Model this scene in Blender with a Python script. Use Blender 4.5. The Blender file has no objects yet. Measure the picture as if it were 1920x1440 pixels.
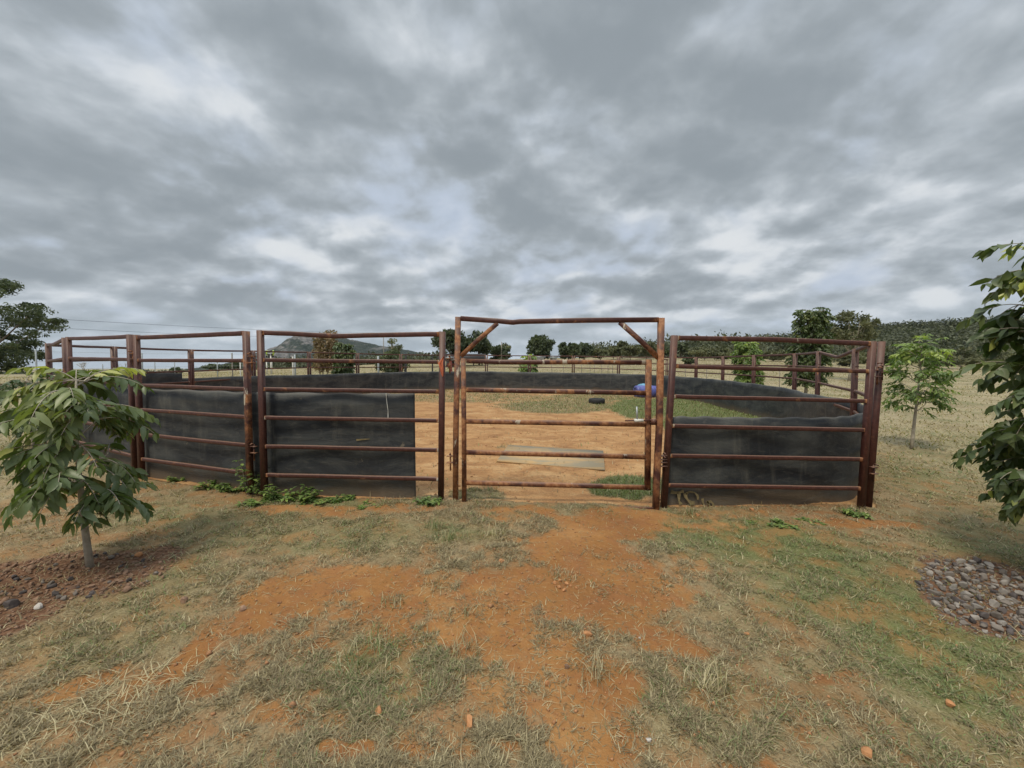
import bpy, bmesh, math, random
import numpy as np
from mathutils import Vector, Matrix, noise as mnoise
R = math.radians
random.seed(7)
rng = np.random.default_rng(11)
scene = bpy.context.scene
col = scene.collection

# ------------------------------------------------------------------ camera
F = 740.0; EYE = 1.5
PITCH = math.atan(30 / F)
cd = bpy.data.cameras.new('camera'); cam = bpy.data.objects.new('camera', cd); col.objects.link(cam)
cam.location = (0, 0, EYE); cam.rotation_euler = (math.pi / 2 - PITCH, 0, 0)
cd.sensor_width = 36; cd.lens = 36 * F / 1920; cd.clip_start = 0.05; cd.clip_end = 20000
scene.camera = cam

# ------------------------------------------------------------------ world: Nishita sky behind a broken overcast
SUN_EL, SUN_AZ = 58, 215          # azimuth clockwise from +Y (behind, left)
world = bpy.data.worlds.new('World'); scene.world = world; world.use_nodes = True
wt = world.node_tree; wt.nodes.clear()
class NG:
    def __init__(s, t): s.t = t
    def n(s, typ, **kw):
        nd = s.t.nodes.new(typ)
        for k, v in kw.items():
            if k.startswith('_'): continue
            setattr(nd, k, v)
        return nd
    def put(s, sock, v):
        if v is None: return
        if hasattr(v, 'is_linked') or isinstance(v, bpy.types.NodeSocket): s.t.links.new(v, sock)
        else: sock.default_value = v
    def math(s, op, a, b=None, c=None, clamp=False):
        nd = s.n('ShaderNodeMath', operation=op, use_clamp=clamp)
        s.put(nd.inputs[0], a); s.put(nd.inputs[1], b); s.put(nd.inputs[2], c)
        return nd.outputs[0]
    def vmath(s, op, a, b=None, sc=None):
        nd = s.n('ShaderNodeVectorMath', operation=op)
        s.put(nd.inputs[0], a); s.put(nd.inputs[1], b)
        if sc is not None: s.put(nd.inputs['Scale'], sc)
        return nd.outputs[1] if op in ('LENGTH', 'DISTANCE', 'DOT_PRODUCT') else nd.outputs[0]
    def noise(s, vec, scale=1, detail=3, rough=.5, dist=0, lac=2.0):
        nd = s.n('ShaderNodeTexNoise')
        s.put(nd.inputs['Vector'], vec); nd.inputs['Scale'].default_value = scale
        nd.inputs['Detail'].default_value = detail; nd.inputs['Roughness'].default_value = rough
        nd.inputs['Distortion'].default_value = dist; nd.inputs['Lacunarity'].default_value = lac
        return nd.outputs[0]
    def ramp(s, f, stops, interp='LINEAR'):
        nd = s.n('ShaderNodeValToRGB'); cr = nd.color_ramp; cr.interpolation = interp
        while len(cr.elements) < len(stops): cr.elements.new(.5)
        for e, (p, c) in zip(cr.elements, stops):
            e.position = p; e.color = (c[0], c[1], c[2], 1) if hasattr(c, '__len__') else (c, c, c, 1)
        s.put(nd.inputs[0], f); return nd.outputs[0]
    def mix(s, f, a, b, blend='MIX'):
        nd = s.n('ShaderNodeMix', data_type='RGBA', blend_type=blend)
        s.put(nd.inputs[0], f)
        for i, v in ((6, a), (7, b)):
            if isinstance(v, tuple): v = (v[0], v[1], v[2], 1)
            s.put(nd.inputs[i], v)
        return nd.outputs[2]
    def step(s, v, a, b):
        nd = s.n('ShaderNodeMapRange', interpolation_type='SMOOTHSTEP')
        s.put(nd.inputs[0], v); nd.inputs[1].default_value = a; nd.inputs[2].default_value = b
        return nd.outputs[0]
    def mapping(s, vec, sc=(1, 1, 1), loc=(0, 0, 0), rot=(0, 0, 0)):
        nd = s.n('ShaderNodeMapping'); s.put(nd.inputs[0], vec)
        nd.inputs['Location'].default_value = loc; nd.inputs['Scale'].default_value = sc; nd.inputs['Rotation'].default_value = rot
        return nd.outputs[0]
KZ = 0.36
def px_cloud(px, py):
    u = (px - 960) / F; v = (720 - py) / F
    d = Vector((u, math.cos(PITCH) + v * math.sin(PITCH), v * math.cos(PITCH) - math.sin(PITCH))).normalized()
    return d.x / (d.z + KZ), d.y / (d.z + KZ), d.z
g = NG(wt)
tc = g.n('ShaderNodeTexCoord'); sep = g.n('ShaderNodeSeparateXYZ'); g.put(sep.inputs[0], tc.outputs['Generated'])
zc = g.math('ADD', g.math('MAXIMUM', sep.outputs[2], 0.0), KZ)
cx = g.math('DIVIDE', sep.outputs[0], zc); cy = g.math('DIVIDE', sep.outputs[1], zc)
cmb = g.n('ShaderNodeCombineXYZ'); g.put(cmb.inputs[0], cx); g.put(cmb.inputs[1], cy)
P = cmb.outputs[0]
warp = g.vmath('SCALE', g.vmath('SUBTRACT', g.n('ShaderNodeTexNoise').outputs[1], (.5, .5, .5)), sc=.24)
wn = warp.node.inputs[0].links[0].from_node.inputs[0].links[0].from_node
g.put(wn.inputs['Vector'], P); wn.inputs['Scale'].default_value = 1.3; wn.inputs['Detail'].default_value = 4
PW = g.vmath('ADD', P, warp)
n_big = g.noise(PW, 1.1, 2, .5)
mp = lambda f: g.vmath('SCALE', PW, sc=f)
def mid(v): return g.noise(g.mapping(v, (1, 1, 1), (3.1, 7.7, 0)), 3.4, 6, .5, .0)
n_mid = mid(PW)
n_lit = mid(mp(.95))                                    # same field a step towards the zenith: lit tops, dark bases
n_puff = g.noise(g.mapping(P, (1, 1, 1), (9, 2, 5)), 6.0, 6, .52, .1)
n_cl = g.math('ADD', g.math('MULTIPLY', n_mid, .45), g.math('ADD', .245, g.math('MULTIPLY', g.step(n_mid, .40, .60), .125)))
dn = g.n('ShaderNodeTexNoise'); g.put(dn.inputs['Vector'], g.mapping(tc.outputs['Generated'], (1, 1, 1.5), (1, 6, 3))); dn.inputs['Scale'].default_value = 5.5; dn.inputs['Detail'].default_value = 6; dn.inputs['Roughness'].default_value = .5
n_dir = dn.outputs[0]
T = g.math('ADD', g.math('MULTIPLY', n_big, .42), g.math('MULTIPLY', n_cl, .62))
T = g.math('ADD', T, g.math('MULTIPLY', g.math('SUBTRACT', g.step(n_dir, .38, .60), .5), .085))
T = g.math('ADD', T, g.math('MULTIPLY', g.math('SUBTRACT', n_puff, .5), g.math('ADD', .07, g.math('MULTIPLY', g.step(sep.outputs[2], .65, .1), .16))))
T = g.math('SUBTRACT', T, .03)
pf = g.noise(g.mapping(tc.outputs['Generated'], (1, 1, 2.6), (4, 2, 1)), 9, 5, .5, .1)
T = g.math('ADD', T, g.math('MULTIPLY', g.math('SUBTRACT', pf, .5), g.math('MULTIPLY', g.step(sep.outputs[2], .75, .05), .30)))
relief = g.math('SUBTRACT', n_mid, n_lit)
# cloud banks where the photograph has them: (px, py, radius in px, + darker / - brighter)
BLOBS = [(1450, 60, 420, .11), (980, 100, 280, .09), (1200, 330, 120, .10), (840, 295, 70, .10), (330, 390, 190, .13),
         (120, 460, 200, .12), (60, 60, 160, .07), (1700, 350, 60, .05), (1000, 380, 60, .05), (560, 100, 130, .07),
         (230, 140, 110, -.15), (180, 285, 120, -.13), (390, 140, 70, -.10), (500, 200, 80, -.10), (745, 275, 60, -.15), (560, 500, 70, -.12), (860, 410, 80, -.12),
         (650, 380, 80, -.08), (1100, 250, 110, -.07), (1700, 290, 130, -.11), (1880, 300, 80, -.05), (1420, 280, 60, -.06), (1350, 420, 110, -.07),
         (200, 560, 90, -.06), (1350, 550, 90, -.06), (1000, 545, 80, -.06), (1560, 560, 120, -.05), (700, 470, 60, -.05), (1600, 450, 200, .05), (1230, 200, 80, -.05)]
for (px, py, r, a) in BLOBS:
    x, y, dz = px_cloud(px, py); s = (r / F) / (dz + KZ)
    sy = s / (dz + KZ) * .8
    d = g.vmath('LENGTH', g.vmath('MULTIPLY', g.vmath('SUBTRACT', PW, (x, y, 0)), (1 / s, 1 / sy, 0)))
    e = g.math('MULTIPLY', g.math('EXPONENT', g.math('MULTIPLY', g.math('MULTIPLY', d, d), -1)), a * 1.1)
    T = g.math('ADD', T, e)
T2 = g.math('SUBTRACT', T, g.math('MULTIPLY', relief, 1.45))
CL = g.ramp(T2, [(.27, (.64, .665, .685)), (.35, (.57, .605, .64)), (.42, (.465, .505, .545)), (.50, (.375, .415, .45)), (.60, (.305, .342, .372)), (.74, (.245, .28, .308))], 'B_SPLINE')
tint = g.noise(g.mapping(PW, (1, 1, 1), (2, 5, 1)), 2.6, 4, .5)                # bluish thin veils between the clouds
CL = g.mix(g.math('MULTIPLY', g.math('MULTIPLY', g.step(tint, .46, .66), g.step(T2, .64, .36)), .7), CL, (.395, .465, .58))
sky = g.n('ShaderNodeTexSky', sky_type='NISHITA', sun_disc=False, sun_elevation=R(SUN_EL), sun_rotation=R(SUN_AZ))
sky.dust_density = 2.0
skyc = g.mix(1.0, sky.outputs[0], (.10, .10, .10), 'MULTIPLY')
opac = g.math('ADD', .75, g.math('MULTIPLY', g.step(T, .2, .36), .25))
C1 = g.mix(opac, skyc, CL)
hz = g.step(sep.outputs[2], .16, -.01)                   # thin milky air towards the horizon
C2 = g.mix(g.math('MULTIPLY', hz, .55), C1, (.50, .58, .65))
zen = g.math('ADD', 1.0, g.math('MULTIPLY', g.step(sep.outputs[2], .68, 1.0), 2.6))   # overcast is brightest overhead; boosted out of view to light the ground
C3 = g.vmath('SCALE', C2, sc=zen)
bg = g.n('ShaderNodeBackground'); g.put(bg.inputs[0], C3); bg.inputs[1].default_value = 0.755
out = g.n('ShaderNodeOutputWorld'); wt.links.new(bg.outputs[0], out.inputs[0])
try: world.cycles.sampling_method = 'MANUAL'; world.cycles.sample_map_resolution = 512
except Exception: pass

# ------------------------------------------------------------------ sun
sd = bpy.data.lights.new('sun', 'SUN'); sd.energy = 1.5; sd.angle = R(14); sd.color = (1, .91, .74)
sun = bpy.data.objects.new('sun', sd); col.objects.link(sun)
az = R(SUN_AZ); el = R(SUN_EL)
sv = Vector((math.sin(az) * math.cos(el), math.cos(az) * math.cos(el), math.sin(el)))
sun.rotation_euler = (-sv).to_track_quat('-Z', 'Y').to_euler()
scene.view_settings.view_transform = 'Standard'; scene.view_settings.look = 'None'
scene.view_settings.exposure = 0.63; scene.view_settings.gamma = 1.0

# ------------------------------------------------------------------ helpers
def ray(px, py):
    u = (px - 960) / F; v = (720 - py) / F
    return Vector((u, math.cos(PITCH) + v * math.sin(PITCH), v * math.cos(PITCH) - math.sin(PITCH)))
def at(px, py, y):
    d = ray(px, py); return Vector((d.x * y / d.y, y, EYE + d.z * y / d.y))
def hgt(py, y):                      # height above world zero of photo row py at distance y
    return at(960, py, y).z
def project(x, y, z):
    x = np.asarray(x, float); y = np.asarray(y, float); z = np.asarray(z, float) - EYE
    c, s = math.cos(PITCH), math.sin(PITCH)
    dep = np.maximum(y * c - z * s, .05); v = (z * c + y * s) / dep
    return 960 + F * x / dep, 720 - F * v
def _hash(ix, iy, seed):
    h = (ix.astype(np.int64) * 374761393 + iy.astype(np.int64) * 668265263 + seed * 974711) & 0x7fffffff
    h = ((h ^ (h >> 13)) * 1274126177) & 0x7fffffff
    return ((h ^ (h >> 16)) & 0xffff) / 65535.0
def vn(x, y, seed=0):
    x = np.asarray(x, float); y = np.asarray(y, float)
    ix = np.floor(x); iy = np.floor(y); fx = x - ix; fy = y - iy
    fx = fx * fx * (3 - 2 * fx); fy = fy * fy * (3 - 2 * fy)
    a = _hash(ix, iy, seed); b = _hash(ix + 1, iy, seed); c = _hash(ix, iy + 1, seed); d = _hash(ix + 1, iy + 1, seed)
    return (a * (1 - fx) + b * fx) * (1 - fy) + (c * (1 - fx) + d * fx) * fy
def fbm(x, y, seed=0, o=4):
    r = 0; a = .5; t = 0
    for i in range(o):
        r = r + a * vn(x * 2 ** i + i * 17.3, y * 2 ** i - i * 9.1, seed + i); t += a; a *= .5
    return r / t
def sstep(v, a, b):
    t = np.clip((v - a) / (b - a), 0, 1); return t * t * (3 - 2 * t)

# terrain: gentle rise towards the back, plain on the left, wooded ridge on the right
TT = [-2.5, -1.0, -.65, -.4, -.1, .1, .25, .4, .7, .9, 1.3, 2.5]
H150 = [-2.2, -2.0, -.8, .6, 2.8, 3.4, 3.6, 3.6, 2.5, 0.5, -.5, -.5]
H360 = [-5, -5, -4, -1, 4, 6, 9, 13, 17, 21, 21, 20]
def ground(x, y):
    x = np.asarray(x, float); y = np.asarray(y, float)
    yc = np.clip(y, -30, 40)
    xr = np.clip(x, -30, 30)
    near = -1.42 + .0195 * (yc - 4.19) - .02 * np.maximum(xr + .7, 0)
    near = np.where(y < 4, near + 0 * x, near)
    r = np.hypot(x, y); yy = np.maximum(y, r * .25)
    t = np.clip(x / yy, -2.5, 2.5)
    h1 = np.interp(t, TT, H150); h2 = np.interp(t, TT, H360)
    lr = sstep(r, 22, 150) ; 
    h = near * (1 - lr) + h1 * lr
    h = h + (h2 - h1) * sstep(r, 150, 380)
    h = h * (1 - sstep(r, 420, 900)) + (-9) * sstep(r, 420, 900)
    big = sstep(r, 25, 120)
    h = h + big * (fbm(x / 30, y / 30, 5, 3) - .5) * 1.0
    return h + EYE
def micro(x, y):
    r = np.hypot(x, y); k = 1 - sstep(r, 18, 40)
    return k * ((fbm(x / .9, y / .9, 21, 3) - .5) * .05 + (fbm(x / .12, y / .12, 31, 3) - .5) * .018)
def G(x, y): return float(ground(x, y) + micro(x, y))
def gpt(px, py):                     # ground point seen at a photo pixel
    d = ray(px, py); t = 1.0
    for _ in range(40):
        p = Vector((0, 0, EYE)) + d * t
        e = p.z - G(p.x, p.y)
        if abs(e) < .0015: break
        t += e / max(.05, -d.z) * .85
        t = max(.3, min(t, 4000))
    p = Vector((0, 0, EYE)) + d * t
    return Vector((p.x, p.y, G(p.x, p.y)))

WORLD = {}
def mesh_np(name, V, faces, mat=None, parent=None, attrs=None, smooth=False, loc=None):
    """faces: list of int arrays (n,k); V (n,3) in world coordinates; loc: origin"""
    V = np.asarray(V, np.float64)
    if loc is not None: V = V - np.asarray(loc, float)
    me = bpy.data.meshes.new(name)
    faces = [np.asarray(f, np.int32) for f in faces if len(f)]
    nl = sum(f.size for f in faces); nf = sum(len(f) for f in faces)
    me.vertices.add(len(V)); me.vertices.foreach_set('co', V.astype(np.float32).ravel())
    me.loops.add(nl); me.polygons.add(nf)
    me.loops.foreach_set('vertex_index', np.concatenate([f.ravel() for f in faces]))
    tot = np.concatenate([np.full(len(f), f.shape[1], np.int32) for f in faces])
    st = np.concatenate([[0], np.cumsum(tot)[:-1]]).astype(np.int32)
    me.polygons.foreach_set('loop_start', st); me.polygons.foreach_set('loop_total', tot)
    if smooth: me.polygons.foreach_set('use_smooth', np.ones(nf, bool))
    me.update(calc_edges=True)
    for k, a in (attrs or {}).items():
        a = np.asarray(a, np.float32)
        if a.ndim == 1:
            at_ = me.attributes.new(k, 'FLOAT', 'POINT'); at_.data.foreach_set('value', a)
        else:
            at_ = me.attributes.new(k, 'FLOAT_COLOR', 'POINT'); at_.data.foreach_set('color', a.ravel())
    me.validate()
    o = bpy.data.objects.new(name, me); col.objects.link(o)
    if mat: me.materials.append(mat)
    if loc is not None: o.location = loc
    if parent is not None:
        o.parent = parent
        pw = WORLD.get(parent.name, parent.location)
        o.location = (Vector(loc) if loc is not None else Vector((0, 0, 0))) - Vector(pw)
        WORLD[o.name] = Vector(loc) if loc is not None else Vector((0, 0, 0))
    return o
class MB:
    def __init__(s): s.v = []; s.f = {}; s.n = 0; s.at = []
    def add(s, V, faces, a=0.0):
        V = np.asarray(V, float); k = len(V)
        s.v.append(V)
        s.at.append(np.full(k, a) if np.isscalar(a) else np.asarray(a, float))
        for f in faces:
            f = np.asarray(f, int)
            if f.size == 0: continue
            if f.ndim == 1: f = f[None]
            s.f.setdefault(f.shape[1], []).append(f + s.n)
        s.n += k
    def build(s, name, mat, parent=None, smooth=False, loc=None):
        return mesh_np(name, np.concatenate(s.v), [np.concatenate(x) for x in s.f.values()], mat, parent, {'shade': np.concatenate(s.at)}, smooth, loc)
    def sweep(s, pts, w, h, up=(0, 0, 1), ch=.15, a=0.0, caps=True, prof=None):
        """rounded-square section swept along pts; w across, h along 'up'"""
        pts = [Vector(p) for p in pts]; up = Vector(up)
        if prof is None:
            prof = []
            for sx, sy in ((1, 1), (-1, 1), (-1, -1), (1, -1)):
                c = ch
                q = [(sx * .5, sy * (.5 - c)), (sx * (.5 - c), sy * .5)]
                if sx * sy < 0: q.reverse()
                prof += q
        k = len(prof); V = []
        for i, p in enumerate(pts):
            t = (pts[min(i + 1, len(pts) - 1)] - pts[max(i - 1, 0)]).normalized()
            sd_ = t.cross(up)
            if sd_.length < 1e-4: sd_ = t.cross(Vector((0, 1, 0)))
            sd_.normalize(); uu = sd_.cross(t).normalized()
            for (x, y) in prof: V.append(p + sd_ * x * w + uu * y * h)
        n = len(pts); F4 = []
        for i in range(n - 1):
            for j in range(k):
                a0 = i * k + j; a1 = i * k + (j + 1) % k
                F4.append((a0, a1, a1 + k, a0 + k))
        fs = [np.array(F4)]
        s.add(V, fs, a)
        if caps:
            b = s.n - len(V)
            s.f.setdefault(k, []).append(np.array([[b + j for j in range(k)][::-1]]))
            s.f.setdefault(k, []).append(np.array([[b + (n - 1) * k + j for j in range(k)]]))
    def tube(s, pts, radii, k=7, a=0.0, caps=True):
        pts = [Vector(p) for p in pts]; V = []; n = len(pts)
        if not hasattr(radii, '__len__'): radii = [radii] * n
        ref = Vector((.3, .5, .8)).normalized()
        for i, p in enumerate(pts):
            t = (pts[min(i + 1, n - 1)] - pts[max(i - 1, 0)]).normalized()
            x = t.cross(ref)
            if x.length < .05: x = t.cross(Vector((1, 0, 0)))
            x.normalize(); y = t.cross(x)
            for j in range(k):
                an = 2 * math.pi * j / k; V.append(p + (x * math.cos(an) + y * math.sin(an)) * radii[i])
        F4 = [(i * k + j, i * k + (j + 1) % k, (i + 1) * k + (j + 1) % k, (i + 1) * k + j) for i in range(n - 1) for j in range(k)]
        s.add(V, [np.array(F4)], a)
        if caps:
            b = s.n - len(V)
            s.f.setdefault(k, []).append(np.array([[b + j for j in range(k)][::-1]]))
            s.f.setdefault(k, []).append(np.array([[b + (n - 1) * k + j for j in range(k)]]))
    def box(s, c, sx, sy, sz, rot=0.0, a=0.0):
        V = []
        for x in (-.5, .5):
            for y in (-.5, .5):
                for z in (-.5, .5):
                    X = x * sx; Y = y * sy
                    V.append((c[0] + X * math.cos(rot) - Y * math.sin(rot), c[1] + X * math.sin(rot) + Y * math.cos(rot), c[2] + z * sz))
        s.add(V, [np.array([(0, 1, 3, 2), (4, 6, 7, 5), (0, 4, 5, 1), (2, 3, 7, 6), (0, 2, 6, 4), (1, 5, 7, 3)])], a)
def tag(o, label=None, cat=None, group=None, kind=None):
    if label: o['label'] = label
    if cat: o['category'] = cat
    if group: o['group'] = group
    if kind: o['kind'] = kind
    return o
def empty(name, loc, label=None, cat=None, group=None):
    o = bpy.data.objects.new(name, None); o.location = loc; o.empty_display_size = .2; col.objects.link(o)
    return tag(o, label, cat, group)

# ------------------------------------------------------------------ materials
def mat(name, fn, rough=.8, disp=None):
    m = bpy.data.materials.new(name); m.use_nodes = True
    t = m.node_tree; g = NG(t); b = t.nodes['Principled BSDF']; b.inputs['Roughness'].default_value = rough
    r = fn(g, b, t.nodes['Material Output'])
    return m
def pos(g): return g.n('ShaderNodeNewGeometry').outputs['Position']
def attr(g, n):
    a = g.n('ShaderNodeAttribute'); a.attribute_name = n; return a
def bump(g, b, h, st=.3, d=.01):
    nd = g.n('ShaderNodeBump'); g.put(nd.inputs['Height'], h); nd.inputs['Strength'].default_value = st; nd.inputs['Distance'].default_value = d
    g.t.links.new(nd.outputs[0], b.inputs['Normal'])
def simple(name, c, rough=.7, var=.25, scale=6, metal=0.0):
    def fn(g, b, o):
        n = g.noise(pos(g), scale, 5, .6)
        k = g.ramp(n, [(.3, (1 - var,) * 3), (.7, (1 + var,) * 3)])
        g.put(b.inputs['Base Color'], g.mix(1.0, (c[0], c[1], c[2]), k, 'MULTIPLY'))
        b.inputs['Metallic'].default_value = metal
    return mat(name, fn, rough)
def rust_fn(amount, pale):
    def fn(g, b, o):
        p = pos(g)
        n1 = g.noise(p, 5.5, 7, .62, .3); n2 = g.noise(p, 28, 5, .6); n3 = g.noise(g.mapping(p, (1, 1, .35), (4, 1, 8)), 9, 5, .6)
        base = g.mix(g.step(n2, .35, .7), (.052, .016, .012), (.088, .029, .021))
        rust = g.mix(g.step(n2, .35, .65), (.21, .075, .028), (.36, .17, .075))
        f = g.step(g.math('ADD', n1, g.math('MULTIPLY', attr(g, 'shade').outputs['Fac'], .35)), .62 - amount, .74 - amount * .7)
        c = g.mix(f, base, rust)
        f2 = g.step(g.math('ADD', n3, g.math('MULTIPLY', attr(g, 'shade').outputs['Fac'], .2)), .74 - pale, .78 - pale)
        c = g.mix(f2, c, (.42, .37, .29))
        nz = g.n('ShaderNodeSeparateXYZ'); g.put(nz.inputs[0], g.n('ShaderNodeNewGeometry').outputs['Normal'])
        up_mix = g.math('MULTIPLY', g.step(nz.outputs[2], .3, .95), .45)      # upward faces blended towards a paler brown
        c = g.mix(up_mix, c, (.36, .22, .15))
        g.put(b.inputs['Base Color'], c)
        g.put(b.inputs['Roughness'], g.math('ADD', .5, g.math('MULTIPLY', f, .35)))
        bump(g, b, g.math('ADD', n2, g.math('MULTIPLY', f, .3)), .35, .002)
    return fn
M = {}
M['oxide'] = mat('red_oxide_painted_steel', rust_fn(.02, .03))
M['oxide_worn'] = mat('worn_oxide_steel', rust_fn(.14, .14))
M['gate_rust'] = mat('rusty_gate_steel', rust_fn(.23, .085))
def rubber_fn(g, b, o):
    p = pos(g)
    n1 = g.noise(g.mapping(p, (1, 1, 2.6)), 1.5, 7, .62, .5)
    n2 = g.noise(g.mapping(p, (3, 3, .6), (5, 0, 0)), 2.2, 6, .65, .3)
    n3 = g.noise(p, 34, 4, .6)
    c = g.mix(g.step(n1, .36, .68), (.012, .0155, .021), (.058, .062, .061))
    n5 = g.noise(g.mapping(p, (1, 1, 3.2), (8, 3, 0)), 6, 7, .7, .8); c = g.mix(g.math('MULTIPLY', g.step(n5, .5, .72), .55), c, (.10, .096, .084))
    c = g.mix(g.math('MULTIPLY', g.step(n2, .52, .75), .5), c, (.13, .125, .105))
    h = attr(g, 'shade').outputs['Fac']                # 0 at the ground, 1 at the top edge
    mud = g.step(g.math('ADD', h, g.math('MULTIPLY', g.math('SUBTRACT', n1, .5), .5)), .27, -.02)
    c = g.mix(g.math('MULTIPLY', mud, .6), c, (.17, .12, .07))
    c = g.mix(g.step(g.noise(g.mapping(p, (1, 1, 1), (2, 2, 2)), 4.2, 6, .6), .68, .73), c, (.16, .135, .1))
    g.put(b.inputs['Base Color'], c)
    b.inputs['Roughness'].default_value = .62
    c = g.mix(g.math('MULTIPLY', g.step(h, .97, 1.0), .5), c, (.2, .2, .19)); g.put(b.inputs['Base Color'], c)
    bump(g, b, g.math('ADD', g.math('MULTIPLY', n3, .3), g.math('MULTIPLY', n1, 3)), .5, .012)
M['rubber'] = mat('conveyor_rubber', rubber_fn)
def ground_fn(g, b, o):
    p = pos(g); m = attr(g, 'mask'); s = g.n('ShaderNodeSeparateColor'); g.put(s.inputs[0], m.outputs['Color'])
    grass, mulch, yard = s.outputs[0], s.outputs[1], s.outputs[2]
    green = attr(g, 'green').outputs['Fac']; straw = attr(g, 'straw').outputs['Fac']
    n0 = g.noise(p, .8, 6, .6, .3); n1 = g.noise(p, 5, 7, .65, .3); n2 = g.noise(p, 28, 6, .65); n3 = g.noise(p, 120, 4, .6)
    soil = g.ramp(n0, [(.3, (.20, .088, .030)), (.5, (.305, .145, .048)), (.7, (.40, .215, .083))])
    soil = g.mix(g.math('MULTIPLY', g.step(n1, .42, .66), .55), soil, (.25, .105, .045))
    soil = g.mix(g.math('MULTIPLY', g.step(n2, .55, .72), .35), soil, (.52, .33, .17))
    ys = g.ramp(g.noise(g.mapping(p, (1, 1.4, 1)), 1.6, 8, .65, .6), [(.3, (.26, .13, .057)), (.5, (.41, .225, .098)), (.68, (.51, .325, .16))])
    soil = g.mix(yard, soil, ys)
    gb = g.mix(green, (.215, .14, .07), (.105, .115, .038))
    gb = g.mix(g.step(n1, .3, .7), gb, g.mix(green, (.30, .23, .13), (.13, .15, .05)))
    gb = g.mix(g.math('MULTIPLY', g.step(n3, .45, .7), .5), gb, (.36, .30, .18))
    gb = g.mix(g.math('MULTIPLY', g.step(n3, .5, .28), .5), gb, (.07, .055, .03))
    st = g.ramp(g.noise(p, .35, 8, .7, .4), [(.3, (.23, .185, .11)), (.5, (.33, .275, .17)), (.7, (.39, .335, .21))])
    st = g.mix(g.math('MULTIPLY', g.step(g.noise(p, .28, 5, .6, .5), .47, .66), .65), st, (.145, .15, .065))
    gb = g.mix(straw, gb, st)
    ml = g.ramp(n2, [(.35, (.085, .042, .024)), (.55, (.19, .10, .056)), (.7, (.27, .185, .12))])
    c = g.mix(grass, soil, gb); c = g.mix(mulch, c, ml)
    g.put(b.inputs['Base Color'], c); b.inputs['Roughness'].default_value = .95
    b.inputs['Specular IOR Level'].default_value = .2
    hoof = g.noise(g.vmath('ADD', p, (7, 3, 0)), 7.5, 3, .6, .6)
    c2 = g.mix(g.math('MULTIPLY', g.math('MULTIPLY', yard, g.step(hoof, .48, .36)), .35), c, (.24, .125, .06)); g.put(b.inputs['Base Color'], c2)
    n1 = g.math('ADD', n1, g.math('MULTIPLY', yard, g.math('MULTIPLY', hoof, 1.6)))
    hh = g.math('ADD', g.math('MULTIPLY', n1, 1.0), g.math('ADD', g.math('MULTIPLY', n2, .35), g.math('MULTIPLY', n3, .12)))
    bump(g, b, hh, .8, .035)
M['ground'] = mat('dry_earth_and_turf', ground_fn)
def leafmat(name, stops, trans=.3, rough=.5):
    def fn(g, b, o):
        s = attr(g, 'shade').outputs['Fac']
        c = g.ramp(s, stops)
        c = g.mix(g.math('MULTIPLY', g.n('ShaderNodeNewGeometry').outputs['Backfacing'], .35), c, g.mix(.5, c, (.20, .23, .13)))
        g.put(b.inputs['Base Color'], c); b.inputs['Roughness'].default_value = rough
        tr = g.n('ShaderNodeBsdfTranslucent'); g.put(tr.inputs[0], g.mix(1.0, c, (1.3, 1.5, .7), 'MULTIPLY'))
        mx = g.n('ShaderNodeMixShader'); mx.inputs[0].default_value = trans
        g.t.links.new(b.outputs[0], mx.inputs[1]); g.t.links.new(tr.outputs[0], mx.inputs[2]); g.t.links.new(mx.outputs[0], o.inputs[0])
    return mat(name, fn, rough)
M['blade'] = leafmat('grass_blades', [(0, (.12, .085, .05)), (.3, (.26, .19, .11)), (.45, (.43, .34, .20)), (.55, (.64, .55, .35)), (.62, (.12, .14, .055)), (.8, (.17, .20, .075)), (1, (.22, .29, .09))], .25, .7)
M['leaf'] = leafmat('pinnate_leaf', [(0, (.028, .052, .018)), (.4, (.065, .105, .032)), (.75, (.15, .185, .06)), (.9, (.27, .31, .09)), (1, (.45, .48, .12))], .28, .42)
M['leaf_mid'] = leafmat('olive_pinnate_leaf', [(0, (.045, .075, .022)), (.4, (.11, .155, .048)), (.75, (.21, .245, .08)), (.9, (.30, .32, .11)), (1, (.48, .48, .14))], .28, .42)
M['leaf_bright'] = leafmat('young_pinnate_leaf', [(0, (.05, .09, .025)), (.35, (.11, .18, .045)), (.7, (.24, .34, .075)), (1, (.46, .54, .14))], .3, .45)
M['foliage'] = leafmat('far_foliage_green', [(0, (.035, .05, .026)), (.5, (.068, .092, .045)), (1, (.13, .155, .075))], .2, .7)  # greens lightened to put distance haze into the leaf colour
M['foliage_olive'] = leafmat('far_foliage_olive', [(0, (.06, .066, .034)), (.5, (.12, .125, .062)), (1, (.2, .2, .105))], .2, .7)
M['foliage_dead'] = leafmat('dead_tan_foliage', [(0, (.13, .09, .05)), (.5, (.25, .17, .10)), (1, (.36, .26, .16))], .2, .8)
M['foliage_hill'] = leafmat('hill_wood_foliage', [(0, (.04, .048, .032)), (.5, (.078, .088, .052)), (1, (.14, .148, .088))], .15, .8)
M['bark'] = simple('bark', (.20, .16, .12), .9, .35, 14)
M['bark_pale'] = simple('pale_bark', (.34, .30, .24), .9, .3, 14)
M['galv'] = simple('galvanised_steel', (.38, .41, .42), .45, .2, 8, .3)
M['white'] = simple('white_painted_metal', (.66, .66, .62), .5, .12, 12)
M['wood_grey'] = simple('weathered_post_wood', (.25, .23, .2), .9, .3, 10)
M['black'] = simple('black_tyre_rubber', (.022, .022, .023), .75, .3, 20)
M['stone'] = simple('pale_stone', (.25, .222, .193), .9, .5, 9)
M['stone_mid'] = simple('grey_brown_stone', (.165, .138, .115), .9, .5, 9)
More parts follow.
